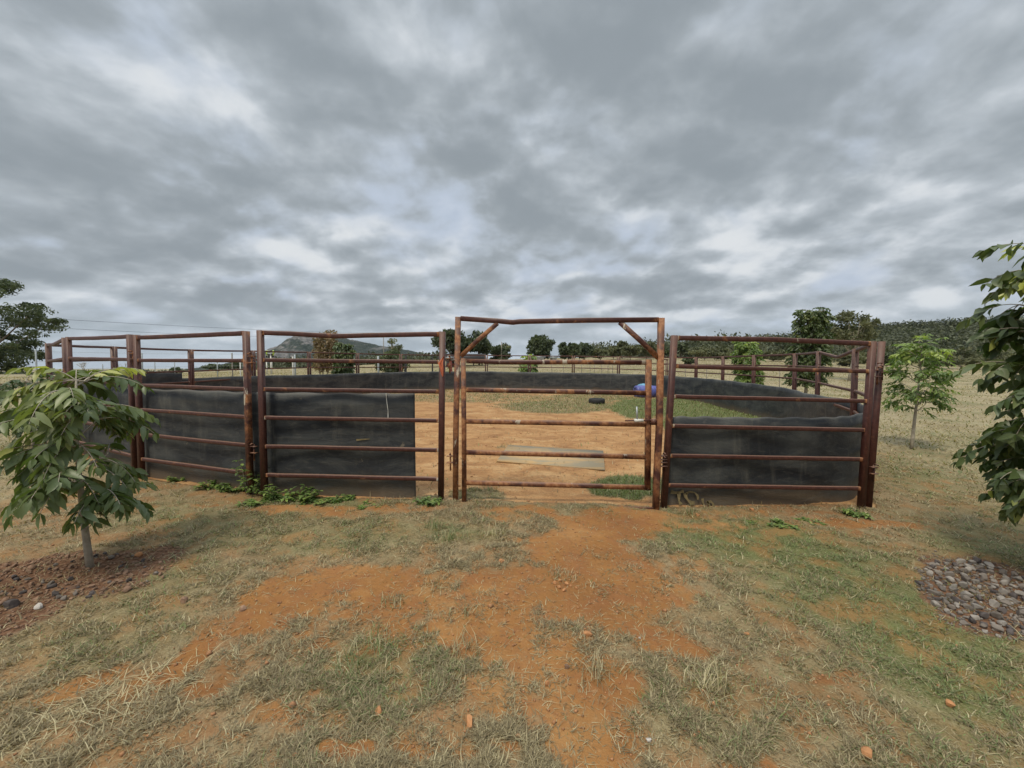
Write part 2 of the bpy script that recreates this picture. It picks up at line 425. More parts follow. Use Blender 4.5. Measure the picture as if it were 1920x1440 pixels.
M['stone_dark'] = simple('dark_stone', (.085, .07, .065), .9, .5, 9)
M['orange_stone'] = simple('orange_stone', (.42, .20, .085), .9, .25, 12)
M['clod'] = simple('brown_clod', (.23, .14, .09), .95, .5, 15)
M['white_stone'] = simple('white_stone', (.5, .46, .41), .85, .15, 12)
M['orange_cloth'] = simple('orange_rag', (.58, .17, .085), .85, .2, 12)
M['lime'] = simple('lime_plastic', (.42, .55, .09), .4, .1, 9)
M['blue'] = simple('blue_drum_plastic', (.09, .10, .31), .42, .35, 3.5)
M['lightblue'] = simple('light_blue_drum_plastic', (.15, .36, .52), .42, .2, 4)
M['red'] = simple('red_machine_paint', (.20, .035, .03), .6, .3, 9)
M['roof'] = simple('dark_roof_iron', (.06, .055, .055), .7, .2, 1)
M['dark'] = simple('dark_interior', (.03, .03, .03), .9, .2, 2)
M['paint'] = simple('ochre_paint', (.20, .155, .075), .85, .35, 30)
def board_fn(g, b, o):
    p = pos(g)
    n = g.noise(g.mapping(p, (1, 2.2, 1)), 1.8, 7, .62, .4); n2 = g.noise(g.mapping(p, (.6, 3, 1), (3, 1, 0)), 6, 6, .6)
    c = g.mix(g.step(n, .38, .62), (.31, .265, .185), (.48, .32, .155)); c = g.mix(g.math('MULTIPLY', g.step(n2, .6, .72), .7), c, (.19, .19, .175))
    g.put(b.inputs['Base Color'], c); bump(g, b, n2, .3, .004)
M['board'] = mat('dusty_weathered_board', board_fn, .85)

# ------------------------------------------------------------------ ring geometry measured from the photo: (x, y, photo row of the panel top)
J = {}
def jt(n, px, y, py): J[n] = (at(px, py, y))
for n, px, y, py in [('D1', 835, 4.19, 622), ('D0', 483, 4.28, 619.5), ('C1', 465, 4.33, 621), ('C0', 253, 5.00, 628), ('B1', 245, 5.06, 627), ('B0', 127, 6.0, 632),
                     ('A1', 121, 6.05, 633), ('A0', 88, 7.15, 644), ('K', 212, 9.3, 649.5), ('L', 357, 11.5, 655), ('M', 474, 13.6, 657), ('N', 579, 15.75, 659.5),
                     ('O', 670, 17.7, 662), ('P', 751, 19.3, 664), ('Q', 831, 20.4, 665), ('R', 912, 20.9, 665.5), ('S', 993, 21.1, 666.3), ('T', 1075, 20.8, 667),
                     ('U', 1160, 19.9, 668.3), ('V', 1235, 18.3, 669), ('W', 1306, 16.3, 669.5), ('X', 1356, 14.2, 668), ('Y', 1414, 12.1, 665.5), ('Z', 1492, 9.95, 662.5),
                     ('a', 1535, 7.95, 658.5), ('b', 1605, 5.95, 654), ('c', 1655, 4.27, 640), ('E1', 1641, 4.19, 640), ('E0', 1259, 4.12, 629)]: jt(n, px, y, py)
RINGPOLY = [J[k].to_2d() for k in ['E0', 'c', 'b', 'a', 'Z', 'Y', 'X', 'W', 'V', 'U', 'T', 'S', 'R', 'Q', 'P', 'O', 'N', 'M', 'L', 'K', 'A0', 'B0', 'C0', 'D0', 'D1']]
def in_ring(x, y):
    x = np.asarray(x, float); y = np.asarray(y, float); r = np.zeros(x.shape, bool)
    n = len(RINGPOLY)
    for i in range(n):
        x1, y1 = RINGPOLY[i]; x2, y2 = RINGPOLY[(i + 1) % n]
        c = ((y1 > y) != (y2 > y)) & (x < (x2 - x1) * (y - y1) / (y2 - y1 + 1e-12) + x1)
        r ^= c
    return r
# bare earth, by where it shows on the photo: (px, py, rx, ry, tilt, strength)
SOIL = [(1060, 1320, 130, 110, 0, .62), (740, 1400, 120, 30, 0, .5), (560, 1330, 120, 40, -10, .4), (1020, 1240, 70, 50, 0, .6), (560, 1200, 200, 45, -15, .42), (800, 1330, 160, 60, 0, .4), (950, 1280, 120, 50, 0, .6), (1060, 1340, 60, 90, 0, .8), (300, 1400, 140, 30, 0, .4), (60, 960, 120, 30, 0, .3), (1150, 985, 120, 30, 0, 1), (1100, 1045, 120, 45, 15, 1), (1130, 1110, 150, 60, 0, 1), (960, 1100, 170, 45, -8, .9), (620, 1095, 170, 34, -6, .85), (740, 1130, 160, 40, -10, .8), (500, 1160, 130, 34, -22, .9),
        (350, 1235, 110, 26, -42, .95), (245, 1305, 60, 18, -35, .7), (860, 1170, 200, 50, -8, .75), (1010, 1200, 120, 60, 0, .8), (1080, 1290, 100, 80, -10, .95), (1100, 1400, 110, 60, 0, .95), (1265, 1200, 75, 34, 18, .95),
        (1185, 1140, 70, 60, 0, .9), (650, 1425, 80, 34, 0, .95), (400, 1285, 70, 22, -20, .55), (150, 1280, 110, 22, -8, .55), (650, 1258, 60, 20, 0, .35), (870, 1420, 120, 22, 0, .6), (600, 960, 170, 9, 1, .6), (710, 958, 120, 8, 0, .6),
        (1330, 985, 90, 12, 5, .5), (1630, 985, 110, 13, 3, .8), (1420, 962, 200, 8, 0, .5), (1560, 1285, 90, 16, 15, .6), (1490, 1345, 60, 12, 10, .45), (1380, 1440, 120, 26, 0, .5), (420, 944, 60, 8, 0, .4), (1280, 1060, 40, 22, 0, .45), (960, 965, 90, 16, 0, .5), (850, 1090, 90, 30, 0, .7), (300, 900, 60, 10, 0, .3)]
GRN = [(1450, 1025, 260, 45, 8, .95), (1600, 1130, 230, 80, 25, .8), (1750, 1230, 200, 110, 30, .95), (1850, 1000, 160, 70, 20, .5), (430, 985, 240, 45, 0, .5), (300, 1110, 140, 60, -20, .5), (200, 1200, 180, 60, -10, .4), (640, 1005, 160, 30, 0, .5), (850, 1000, 80, 20, 0, .55),
       (560, 945, 180, 12, 0, .6), (1750, 900, 120, 60, 25, .5), (760, 1250, 180, 60, -10, .35), (1380, 1320, 200, 90, 0, .25), (1800, 1400, 200, 70, 0, .4)]
YGR = [(1330, 770, 130, 26, 4, 1), (1200, 765, 60, 20, 0, .8), (1290, 795, 60, 22, 0, .7), (1050, 762, 130, 14, 0, .65), (900, 747, 190, 10, 0, .5), (1500, 775, 100, 20, 15, .5), (1180, 915, 70, 22, 0, .9), (900, 930, 60, 12, 0, .6), (1110, 745, 90, 10, 0, .6), (950, 840, 20, 6, 0, .4), (870, 735, 300, 5, 0, .5), (800, 945, 40, 14, 0, .7), (600, 780, 70, 10, 0, .4)]
BED = [(110, 1085, 190, 46, -6, 1), (30, 1140, 120, 40, -14, 1), (240, 1060, 110, 30, -10, .8)]
STN = [(1860, 1125, 150, 75, 18, 1)]
def blobs(L, px, py, w=.35):
    r = np.zeros(np.shape(px))
    for cx_, cy_, rx, ry, a, s in L:
        c, sn = math.cos(R(a)), math.sin(R(a)); dx = px - cx_; dy = py - cy_
        d = np.hypot((dx * c + dy * sn) / rx, (-dx * sn + dy * c) / ry)
        r = np.maximum(r, s * (1 - sstep(d, 1 - w, 1 + w)))
    return r
def masks(x, y):
    z = ground(x, y); px, py = project(x, y, z)
    front = (y > .5)
    wx = (fbm(x / .35, y / .35, 41, 4) - .5) * .35; wy = (fbm(x / .35, y / .35, 51, 4) - .5) * .35
    qx, qy = project(x + wx, np.maximum(y + wy, .3), z)
    ins = in_ring(x, y)
    n = fbm(x / .22, y / .22, 61, 4)
    soil = np.where(front, blobs(SOIL, qx, qy), .25)
    hf = fbm(x / .06, y / .06, 66, 3)
    grass = 1 - sstep(soil + (n - .5) * 1.1 + (hf - .5) * .9, .12, .85)
    grass = grass * (.45 + .55 * sstep(n, .28, .52))
    gy = blobs(YGR, qx, qy); gy = sstep(gy + (n - .5) * .5, .25, .7)
    grass = np.where(ins, gy, grass)
    green = np.where(front, blobs(GRN, qx, qy, .6), .3); green = np.clip(green + (fbm(x / .8, y / .8, 71, 3) - .5) * .7, 0, 1)
    green = np.where(ins, np.clip(gy * (.3 + .7 * blobs([YGR[0], YGR[1], YGR[2], YGR[6]], qx, qy)) * 1.3, 0, 1), green)
    r = np.hypot(x, y)
    # straw-coloured paddock outside and behind the ring
    d2 = np.hypot(x + .9, y - 12.7)
    straw = np.where(ins, 0, sstep(y - 5.2 + (fbm(x / 1.5, y / 1.5, 81, 3) - .5) * 3, 0, 2.5) * sstep(d2, 8.2, 9.5))
    strawr = sstep(x - 5.3 - .25 * (y - 4) + (n - .5), 0, 1.4) * sstep(y, 2.8, 4.2)
    straw = np.maximum(straw, np.where(ins, 0, strawr * .85))
    strawl = sstep(-x - 4.6 + (n - .5), 0, 1.2) * sstep(y, 2.6, 4.0); straw = np.maximum(straw, np.where(ins, 0, strawl * .8))
    grass = np.maximum(grass, straw)
    bed = np.where(front & ~ins, blobs(BED, qx, qy), 0); bed = sstep(bed + (n - .5) * .9 + (hf - .5) * .5, .35, .7)
    stn = np.where(front & ~ins, blobs(STN, qx, qy), 0); stn = sstep(stn + (n - .5) * .8 + (hf - .5) * .5, .35, .7)
    mulch = np.maximum(bed, stn)
    wood_ = sstep(r, 130, 190) * sstep(x / np.maximum(y, .1), .2, .4) * (y > 0)
    straw = straw * (1 - wood_); green = np.maximum(green, wood_ * .8)
    return grass, mulch, ins.astype(float), green, straw

# ------------------------------------------------------------------ ground sheet
def build_ground():
    a_front = np.arange(-60, 60.01, .22); a_mid = np.concatenate([np.arange(-180, -60, 4.0), a_front, np.arange(64, 180, 4.0)])
    th = np.radians(a_mid)
    rr = [.35]
    while rr[-1] < 30: rr.append(rr[-1] * 1.0075 if rr[-1] > 1.2 else rr[-1] * 1.06)
    while rr[-1] < 6500: rr.append(rr[-1] * 1.035)
    rr = np.array(rr); A, B = np.meshgrid(th, rr); X = B * np.sin(A); Y = B * np.cos(A)
    Z = ground(X, Y) + micro(X, Y)
    n, m = X.shape
    V = np.stack([X, Y, Z], -1).reshape(-1, 3)
    i, j = np.meshgrid(np.arange(n - 1), np.arange(m), indexing='ij'); j2 = (j + 1) % m
    Q = np.stack([i * m + j, i * m + j2, (i + 1) * m + j2, (i + 1) * m + j], -1).reshape(-1, 4)[:, ::-1]
    c0 = len(V); V = np.vstack([V, [0, 0, float(ground(0, 0))]])
    Tt = np.stack([np.arange(m), np.full(m, c0), (np.arange(m) + 1) % m], -1)[:, ::-1]
    gr, mu, ins, gn, st = masks(V[:, 0], V[:, 1])
    C = np.stack([gr, mu, ins, np.ones_like(gr)], -1)
    o = mesh_np('ground', V, [Q, Tt], M['ground'], None, {'mask': C, 'green': gn, 'straw': st}, True)
    tag(o, kind='structure')
    return o
build_ground()

# ------------------------------------------------------------------ mountain and low hills
def build_mountain():
    D = 1500.0
    prof = [(436, 692), (446, 682), (462, 677), (478, 674), (486, 670), (492, 664), (503, 657), (516, 652), (530, 648), (545, 641), (551, 635), (560, 628), (572, 625), (590, 625), (606, 628), (622, 631), (645, 634), (665, 638), (690, 643), (715, 648), (745, 653), (780, 660), (812, 666), (850, 676), (900, 686), (960, 694)]
    px = np.array([p[0] for p in prof], float); py = np.array([p[1] for p in prof], float)
    nx, ny = 420, 130
    U = np.linspace(430, 965, nx); W = np.linspace(-1, 1.1, ny)
    UU, WW = np.meshgrid(U, W)
    Yd = D + WW * 340
    X = (UU - 960) / F * D * (1 + .05 * WW)
    top = np.array([[hgt(v, D) for v in np.interp(U, px, py)]]) + 0 * UU
    base = -10.0
    sh = np.where(WW < 0, 1 - np.abs(WW) ** 1.25, 1 - np.clip(WW, 0, 1.1) ** 1.3 * .9)
    n = fbm(X / 60, Yd / 60, 91, 5) - .5
    Z = base + np.maximum(top - base, 0) * sh * (1 + .25 * n * np.abs(WW)) + n * 26 * np.minimum(1, np.abs(WW) * 2) * np.clip((top - base) / 80, 0, 1) + (fbm(X / 9, Yd / 9, 92, 3) - .5) * 8
    V = np.stack([X, Yd, Z], -1).reshape(-1, 3)
    i, j = np.meshgrid(np.arange(ny - 1), np.arange(nx - 1), indexing='ij')
    Q = np.stack([i * nx + j, i * nx + j + 1, (i + 1) * nx + j + 1, (i + 1) * nx + j], -1).reshape(-1, 4)
    def fn(g, b, o):
        p = pos(g)
        n1 = g.noise(g.mapping(p, (1, .5, 1.2)), .012, 8, .65, .5); n2 = g.noise(p, .09, 6, .7)
        sp = g.n('ShaderNodeSeparateXYZ'); g.put(sp.inputs[0], p)
        hh = g.math('DIVIDE', sp.outputs[2], 160)
        f = g.step(g.math('ADD', n1, g.math('ADD', g.math('MULTIPLY', hh, .30), g.math('MULTIPLY', g.step(sp.outputs[0], -450, -850), .06))),   .67, .76)
        veg = g.mix(g.step(n2, .38, .64), (.026, .036, .03), (.062, .074, .056))
        rk = g.mix(g.step(n2, .4, .65), (.12, .118, .115), (.25, .23, .215))
        g.put(b.inputs['Base Color'], g.mix(f, veg, rk)); b.inputs['Roughness'].default_value = .95; b.inputs['Specular IOR Level'].default_value = .1
        bump(g, b, n2, 1, 9)
    o = mesh_np('mountain', V, [Q], mat('granite_and_scrub', fn, .95), None, None, True); tag(o, kind='structure')
build_mountain()
def low_hills():
    # very distant low range on the left horizon
    D = 4200.0; U = np.linspace(-260, 480, 200); W = np.linspace(-1, 1, 20)
    UU, WW = np.meshgrid(U, W); X = (UU - 960) / F * D; Yd = D + WW * 300
    top = hgt(697.5, D) + (fbm(UU / 90, UU * 0, 95, 4) - .5) * 42
    Z = -60 + (top + 60) * (1 - WW ** 2)
    V = np.stack([X, Yd, Z], -1).reshape(-1, 3); nx = len(U)
    i, j = np.meshgrid(np.arange(len(W) - 1), np.arange(nx - 1), indexing='ij')
    Q = np.stack([i * nx + j, i * nx + j + 1, (i + 1) * nx + j + 1, (i + 1) * nx + j], -1).reshape(-1, 4)
    o = mesh_np('hills', V, [Q], simple('distant_hill', (.10, .115, .09), .95, .3, .004), None, None, True); tag(o, kind='structure')
low_hills()

# ------------------------------------------------------------------ grass blades (uncountable: stuff)
def blades(name, X, Y, L, W, shade, lean=(35, 82), mat_='blade', bend=.5, z0=None):
    n = len(X); Z = (ground(X, Y) + micro(X, Y) - .004) if z0 is None else z0
    az = rng.uniform(0, 2 * np.pi, n); l1 = np.radians(rng.uniform(lean[0], lean[1], n)); l2 = np.minimum(l1 + rng.uniform(0, bend, n), 1.75)
    d = np.stack([np.cos(az), np.sin(az)], -1); s = np.stack([-d[:, 1], d[:, 0]], -1)
    P0 = np.stack([X, Y, Z], -1)
    def go(P, l, ln, tw): return P + np.stack([d[:, 0] * np.sin(l) * ln + s[:, 0] * tw, d[:, 1] * np.sin(l) * ln + s[:, 1] * tw, np.cos(l) * ln], -1)
    tw = rng.normal(0, .12, n) * L
    P1 = go(P0, l1, L * .5, 0 * tw); P2 = go(P1, l2, L * .5, tw)
    P2[:, 2] = np.maximum(P2[:, 2], Z + .006)
    S3 = np.stack([s[:, 0], s[:, 1], 0 * Z], -1) * W[:, None] * .5
    V = np.stack([P0 - S3, P0 + S3, P1 + S3 * .8, P1 - S3 * .8, P2], 1).reshape(-1, 3)
    b = np.arange(n) * 5
    Q = np.stack([b, b + 1, b + 2, b + 3], -1); Tt = np.stack([b + 3, b + 2, b + 4], -1)
    return mesh_np(name, V, [Q, Tt], M[mat_], None, {'shade': np.repeat(shade, 5)})
def shade_of(n, green):
    dry = rng.uniform(.12, .5, n) ; dry = np.where(rng.random(n) < .08, rng.uniform(.5, .56, n), dry)
    gr = rng.uniform(.63, 1.0, n)
    return np.where(rng.random(n) < green, gr, dry)
def lawn():
    N = 1350000
    th = np.radians(rng.uniform(-64, 64, N)); r = np.exp(rng.uniform(math.log(1.3), math.log(9.5), N))
    X = r * np.sin(th); Y = r * np.cos(th)
    gr, mu, ins, gn, st = masks(X, Y)
    px, py = project(X, Y, ground(X, Y))
    tuft = fbm(X / .09, Y / .09, 101, 3)
    p = gr * (1 - .8 * mu) * (.10 + 1.25 * sstep(tuft, .38, .62)) * (.45 + .6 * sstep(fbm(X / .45, Y / .45, 141, 3), .36, .58)) * np.where(st > .3, .55, 1) + (.012 + .16 * sstep(fbm(X / .14, Y / .14, 131, 3), .60, .72)) * (1 - mu)
    p = np.where(ins > .5, np.where(gr > .1, p, .006), p)
    k = (rng.random(N) < p * .8) & (px > -500) & (px < 2420) & (py < 1560)
    X, Y, gn, st, r, tuft = X[k], Y[k], gn[k], st[k], r[k], tuft[k]; n = len(X)
    L = rng.uniform(.015, .045, n) * (1 + .05 * r) * (.6 + .8 * tuft); L = np.where(rng.random(n) < .04, L * 2.0, L)
    W = rng.uniform(.0016, .0034, n) * (1 + .2 * r)
    o = blades('grass', X, Y, L, W, shade_of(n, np.clip(gn * .66 - .3 * st + .0, 0, .8)), (42, 88))
    tag(o, 'short dry and green grass matted over the orange earth', 'grass', kind='stuff'); print('grass', n)
lawn()
def yard_grass():
    N = 260000
    th = np.radians(rng.uniform(-50, 50, N)); r = np.exp(rng.uniform(math.log(4.5), math.log(24), N))
    X = r * np.sin(th); Y = r * np.cos(th); gr, mu, ins, gn, st = masks(X, Y)
    k = (ins > .5) & (rng.random(N) < np.maximum(gr * .8, .012)) & (r > 4.5)
    X, Y, gn, r = X[k], Y[k], gn[k], r[k]; n = len(X)
    L = rng.uniform(.03, .075, n) * (1 + .03 * r); W = rng.uniform(.003, .006, n) * (1 + .15 * r)
    o = blades('yard_grass', X, Y, L, W, shade_of(n, np.clip(gn * 1.2, .1, .95)), (15, 70))
    tag(o, 'green grass growing on the floor of the round yard', 'grass', kind='stuff'); print('yard', n)
yard_grass()
def field_grass():
    N = 420000
    th = np.radians(rng.uniform(-56, 56, N)); r = np.exp(rng.uniform(math.log(8), math.log(120), N))
    X = r * np.sin(th); Y = r * np.cos(th); gr, mu, ins, gn, st = masks(X, Y)
    c = fbm(X / 2.2, Y / 2.2, 121, 4)
    k = (ins < .5) & (rng.random(N) < (.25 + .4 * sstep(c, .3, .7)))
    X, Y, r, c = X[k], Y[k], r[k], c[k]; n = len(X)
    L = rng.uniform(.04, .12, n) * (1 + .012 * r); W = rng.uniform(.004, .008, n) * (1 + .16 * r)
    sh = np.where(rng.random(n) < .10 + .12 * (c < .45), rng.uniform(.65, .85, n), rng.uniform(.28, .50, n))
    o = blades('paddock_grass', X, Y, L, W, sh, (40, 86))
    tag(o, 'long straw coloured grass of the paddock beyond the yard', 'grass', kind='stuff'); print('field', n)
field_grass()

# ------------------------------------------------------------------ round-yard panels
RAILZ = [1.795, 1.50, 1.185, .875, .56, .245]
def post_mesh(px, py_, ztop, w=.058, lean=None, ang=0):
    m = MB(); zb = G(px, py_) - .05
    up = Vector((math.cos(ang), math.sin(ang), 0))
    lx, ly = lean or (0, 0)
    m.sweep([(px + lx, py_ + ly, zb), (px + lx * .5, py_ + ly * .5, (zb + ztop) / 2), (px, py_, ztop)], w, w, up=up, ch=.12)
    return m
def panel(A, B, label, bend=None, mats='oxide', postmats=None, group='rust red panels of the round yard', leans=(None, None), sag=None, scale=1.0, lowdrop=(0, 0), inset=.03):
    """A, B: joints (x, y, ztop).  bend: list of (t, dz) for the top rail."""
    A = Vector(A); B = Vector(B); d = (B - A).to_2d().normalized()
    A = A + Vector((d.x, d.y, 0)) * inset; B = B - Vector((d.x, d.y, 0)) * inset
    ang = math.atan2(d.y, d.x); c = (A + B) / 2
    e = empty('corral_fence', (c.x, c.y, G(c.x, c.y)), label, 'fence panel', group)
    pm = postmats or (mats, mats)
    for i, P_ in enumerate((A, B)):
        post_mesh(P_.x, P_.y, P_.z, .058 * scale, leans[i], ang).build('post', M[pm[i]], e)
    n3 = Vector((-d.y, d.x, 0))
    for k, rz in enumerate(RAILZ):
        f = (1.82 - rz)
        pts = []; K = 12
        la = leans[0] or (0, 0); lb = leans[1] or (0, 0)
        TS = [0, .014, .034] + [i_ / K for i_ in range(1, K)] + [.966, .986, 1]; sh_ = []
        for i, t in enumerate(TS):
            sh_.append(1.0 if (t < .02 or t > .98) else 0.0)
            q = A.lerp(B, t) - Vector((0, 0, f))
            q.x += (la[0] * (1 - t) + lb[0] * t) * f / 1.82; q.y += (la[1] * (1 - t) + lb[1] * t) * f / 1.82
            if k == 0 and bend: q.z += np.interp(t, [b_[0] for b_ in bend], [b_[1] for b_ in bend])
            if k == 0 and not bend: q.z += -.006 * math.sin(math.pi * t)
            q.z += random.uniform(-.0015, .0015)
            pts.append(q)
        dd = Vector((d.x, d.y, 0))
        if k == 0: pts[0] = pts[0] + dd * 0 ; 
        pts[0] = pts[0] + dd * (.027 * scale); pts[-1] = pts[-1] - dd * (.027 * scale)
        m = MB(); m.sweep(pts, .034 * scale, (.050 if k == 0 else .042) * scale, ch=.14, a=np.repeat(sh_, 8))
        m.build('rail', M[mats], e)
        if k:                                   # weld collars at the rail ends
            pass
    return e
def lugs(e, P_, dirv, zs, matn='gate_rust'):
    """drop-pin lugs joining two panels"""
    for z in zs:
        m = MB(); c = Vector((P_.x, P_.y, z)); dv = Vector((dirv[0], dirv[1], 0)).normalized()
        out = Vector((dv.y, -dv.x, 0))
        c = c + dv * .045
        for s in (-1, 1): m.box(c + Vector((0, 0, s * .035)), .075, .045, .008, math.atan2(dv.y, dv.x))
        m.tube([c + Vector((0, 0, -.12)), c + Vector((0, 0, .06))], .009, 7)
        m.tube([c + Vector((0, 0, .06)), c + Vector((0, 0, .07)) + out * .02, c + Vector((0, 0, .06)) + out * .045], .008, 6)
        m.build('pin_lug', M[matn], e)
pD = panel(J['D0'], J['D1'], 'rust red six rail panel left of the gate, short rubber sheet behind it', bend=[(0, 0), (.15, -.006), (.42, -.03), (.7, -.012), (1, 0)], leans=((.0, 0), (-.03, 0)))
pC = panel(J['C0'], J['C1'], 'second rust red panel left of the gate with paint peeling off its right post', postmats=('oxide', 'oxide_worn'), bend=[(0, -.01), (.5, -.006), (1, .005)])
pB = panel(J['B0'], J['B1'], 'third rust red panel left of the gate, half hidden by the small leafy tree')
pA = panel(J['A0'], J['A1'], 'short looking end-on panel at the left rim of the round yard', bend=[(0, 0), (.4, -.03), (1, 0)])
lugs(pC, J['C1'], (J['D0'] - J['C1']).to_2d(), (J['C1'].z - .31, J['C1'].z - 1.3))
lugs(pB, J['B1'], (J['C0'] - J['B1']).to_2d(), (J['B1'].z - .28,))
lugs(pD, J['D1'], (1, 0), (J['D1'].z - .32, J['D1'].z - 1.36))
pE = panel(J['E0'], J['E1'], 'rust red six rail panel right of the gate, rubber sheet curving behind it', leans=((-.085, 0), (-.06, 0)), bend=[(0, 0), (.5, .012), (1, 0)])
lugs(pE, J['E1'], (1, .2), (J['E1'].z - .34, J['E1'].z - 1.38))
seq = [('A0', 'K', 'far left panel seen through the top of the left rim panels'),
       ('K', 'L', 'far side panel above the dark overlapping rubber end on the left'),
       ('L', 'M', 'far side panel seen behind the panel with the peeling post'),
       ('M', 'N', 'far side panel in front of the rocky mountain and the lime topped post'),
       ('N', 'O', 'far side panel in front of the dead tan tree'),
       ('O', 'P', 'far side panel between the dark bushy tree and the thin topped tree'),
       ('P', 'Q', 'far side panel seen just left of the orange rag'),
       ('Q', 'R', 'far side panel seen behind the left upright of the gate frame'),
       ('R', 'S', 'far side panel left of the young light green plant, seen through the gate'),
       ('S', 'T', 'far side panel right of the young light green plant, seen through the gate'),
       ('T', 'U', 'far side panel above the lying tyre, seen through the gate'),
       ('U', 'V', 'far side panel above the blue drums'),
       ('V', 'W', 'far side panel just right of the gate frame, behind the right panel'),
       ('W', 'X', 'narrow looking right side panel left of the light green tree'),
       ('X', 'Y', 'right side panel crossing the light green tree'),
       ('Y', 'Z', 'right side panel left of the big dark green tree trunk'),
       ('Z', 'a', 'right side panel crossing the big dark green tree'),
       ('a', 'b', 'right side panel with a kinked top rail'),
       ('b', 'c', 'end-on panel at the near right corner of the round yard')]
for k0, k1, lab in seq:
    bd = None
    if k0 == 'a': bd = [(0, 0), (.52, -.09), (.6, -.10), (1, 0)]
    if k0 == 'b': bd = [(0, 0), (.5, .02), (1, 0)]
    if k0 == 'U': bd = [(0, 0), (.5, -.01), (1, 0)]
    p_ = panel(J[k0], J[k1], lab, bend=bd, inset=.05, leans=(None, (-.1, -.02)) if k1 == 'c' else (None, None))
    lugs(p_, J[k1], (J[k1] - J[k0]).to_2d(), (J[k1].z - .3,), 'oxide')

# ------------------------------------------------------------------ gate frame and gate leaf
def poly(m, pts, w, h, **k): m.sweep(pts, w, h, **k)
YG = 4.16
GB = lambda px, py, y=YG: at(px, py, y)
gf = empty('gateway', GB(1045, 947), 'tall rusty gateway frame with corner braces and a dent in its top bar', 'gateway')
m = MB(); m.sweep([GB(854, 940, 4.2), GB(855, 800, 4.2), GB(859, 594.5, 4.2)], .056, .056, up=(1, 0, 0), ch=.12); m.build('upright', M['gate_rust'], gf)
m = MB(); m.sweep([GB(1229.5, 958, 4.07), GB(1231, 900, 4.07), GB(1236, 800, 4.09), GB(1239.5, 596.5, 4.1)], .06, .06, up=(1, 0, 0), ch=.12); m.build('upright', M['gate_rust'], gf)
m = MB(); m.sweep([GB(864, 597.3, 4.2), GB(935, 602, 4.19), GB(955, 604), GB(962, 604.5), GB(975, 603), GB(1100, 600.6, 4.13), GB(1234, 599.6, 4.1)], .05, .05, ch=.14); m.build('top_bar', M['oxide'], gf)
m = MB(); m.sweep([GB(933, 606, 4.19), GB(897, 637, 4.2), GB(864, 668, 4.2)], .045, .045, ch=.2); m.build('brace', M['gate_rust'], gf)
m = MB(); m.sweep([GB(1162, 604, 4.12), GB(1200, 638, 4.11), GB(1234.5, 671, 4.1)], .045, .05, ch=.2); m.build('brace', M['oxide_worn'], gf)
m = MB(); m.sweep([GB(858, 941, 4.2), GB(960, 945.5, 4.16), GB(1100, 949.5, 4.12), GB(1227, 954, 4.07)], .04, .03, ch=.3); m.build('ground_bar', M['gate_rust'], gf)
lg = empty('gate_leaf', GB(1045, 917, 4.22), 'rusty five rail gate leaf with a slide bolt, hung inside the tall frame', 'gate')
YL = 4.16
m = MB(); m.sweep([GB(870.5, 940, YL), GB(870, 800, YL), GB(868.5, 672, YL)], .048, .048, up=(1, 0, 0), ch=.14); m.build('stile', M['gate_rust'], lg)
m = MB(); m.sweep([GB(1214, 918, YL), GB(1215, 800, YL), GB(1216, 674, YL)], .056, .056, up=(1, 0, 0), ch=.14); m.build('stile', M['gate_rust'], lg)
for i, (a_, b_, mid) in enumerate([(677, 680, 0), (731, 737, 0), (790, 796, 0), (848, 857, 0), (905, 914, 0)]):
    m = MB()
    m.sweep([GB(874.5, a_, YL), GB(960, a_ + (b_ - a_) * .25 + (1.5 if i == 0 else 0), YL), GB(1080, a_ + (b_ - a_) * .6, YL), GB(1210.5, b_, YL)], .04, .05, ch=.3)
    m.build('rail', M['oxide_worn' if i in (0, 1) else 'gate_rust'], lg)
bolt = MB(); bolt.tube([GB(1172, 788.5, YL - .045), GB(1224, 788.5, YL - .045)], .009, 8)
bo = bolt.build('slide_bolt', M['oxide'], lg)
m = MB(); m.tube([GB(1189, 788.3, YL - .045), GB(1206, 788.6, YL - .045)], .017, 10); m.build('bolt_sleeve', M['white'], bo)
m = MB(); m.tube([GB(1194.5, 786, YL - .045), GB(1194, 762.5, YL - .045)], .010, 8); m.build('bolt_handle', M['galv'], bo)
m = MB(); m.box(GB(1226, 791, 4.1), .06, .05, .06); m.build('keeper', M['oxide_worn'], gf)
lugs(gf, GB(1236, 860, 4.08), (1, .1), (GB(0, 861, 4.08).z, GB(0, 868, 4.08).z), 'oxide_worn')
# orange rag tied to the panel post
def rag():
    m = MB(); A = at(832, 668, 4.14)
    L = [(832, 668), (829, 674), (826, 681), (828, 690), (829, 699), (830, 706)]; Wd = [.008, .03, .05, .038, .024, .012]
    V = []; 
    for i, ((px, py), w) in enumerate(zip(L, Wd)):
        c = at(px, py, 4.12)
        for k in range(5):
            t = k / 4 - .5; V.append(c + Vector((t * w, -.012 * math.cos(t * 9 + i * 1.3), 0)))
    for i, ((px, py), w) in enumerate(zip(L, Wd)):
        c = at(px, py, 4.12)
        for k in range(5):
            t = k / 4 - .5; V.append(c + Vector((t * w, -.012 * math.cos(t * 9 + i * 1.3) + .004, 0)))
    n = len(L); F_ = []
    for s in (0, 1):
        for i in range(n - 1):
            for k in range(4):
                b = s * n * 5 + i * 5 + k; q = (b, b + 1, b + 6, b + 5); F_.append(q if s else q[::-1])
    m.add(V, [np.array(F_)]); o = m.build('rag', M['orange_cloth'], None, True, loc=at(832, 668, 4.12)); tag(o, 'orange rag tied to the post just left of the gate', 'rag')
rag()

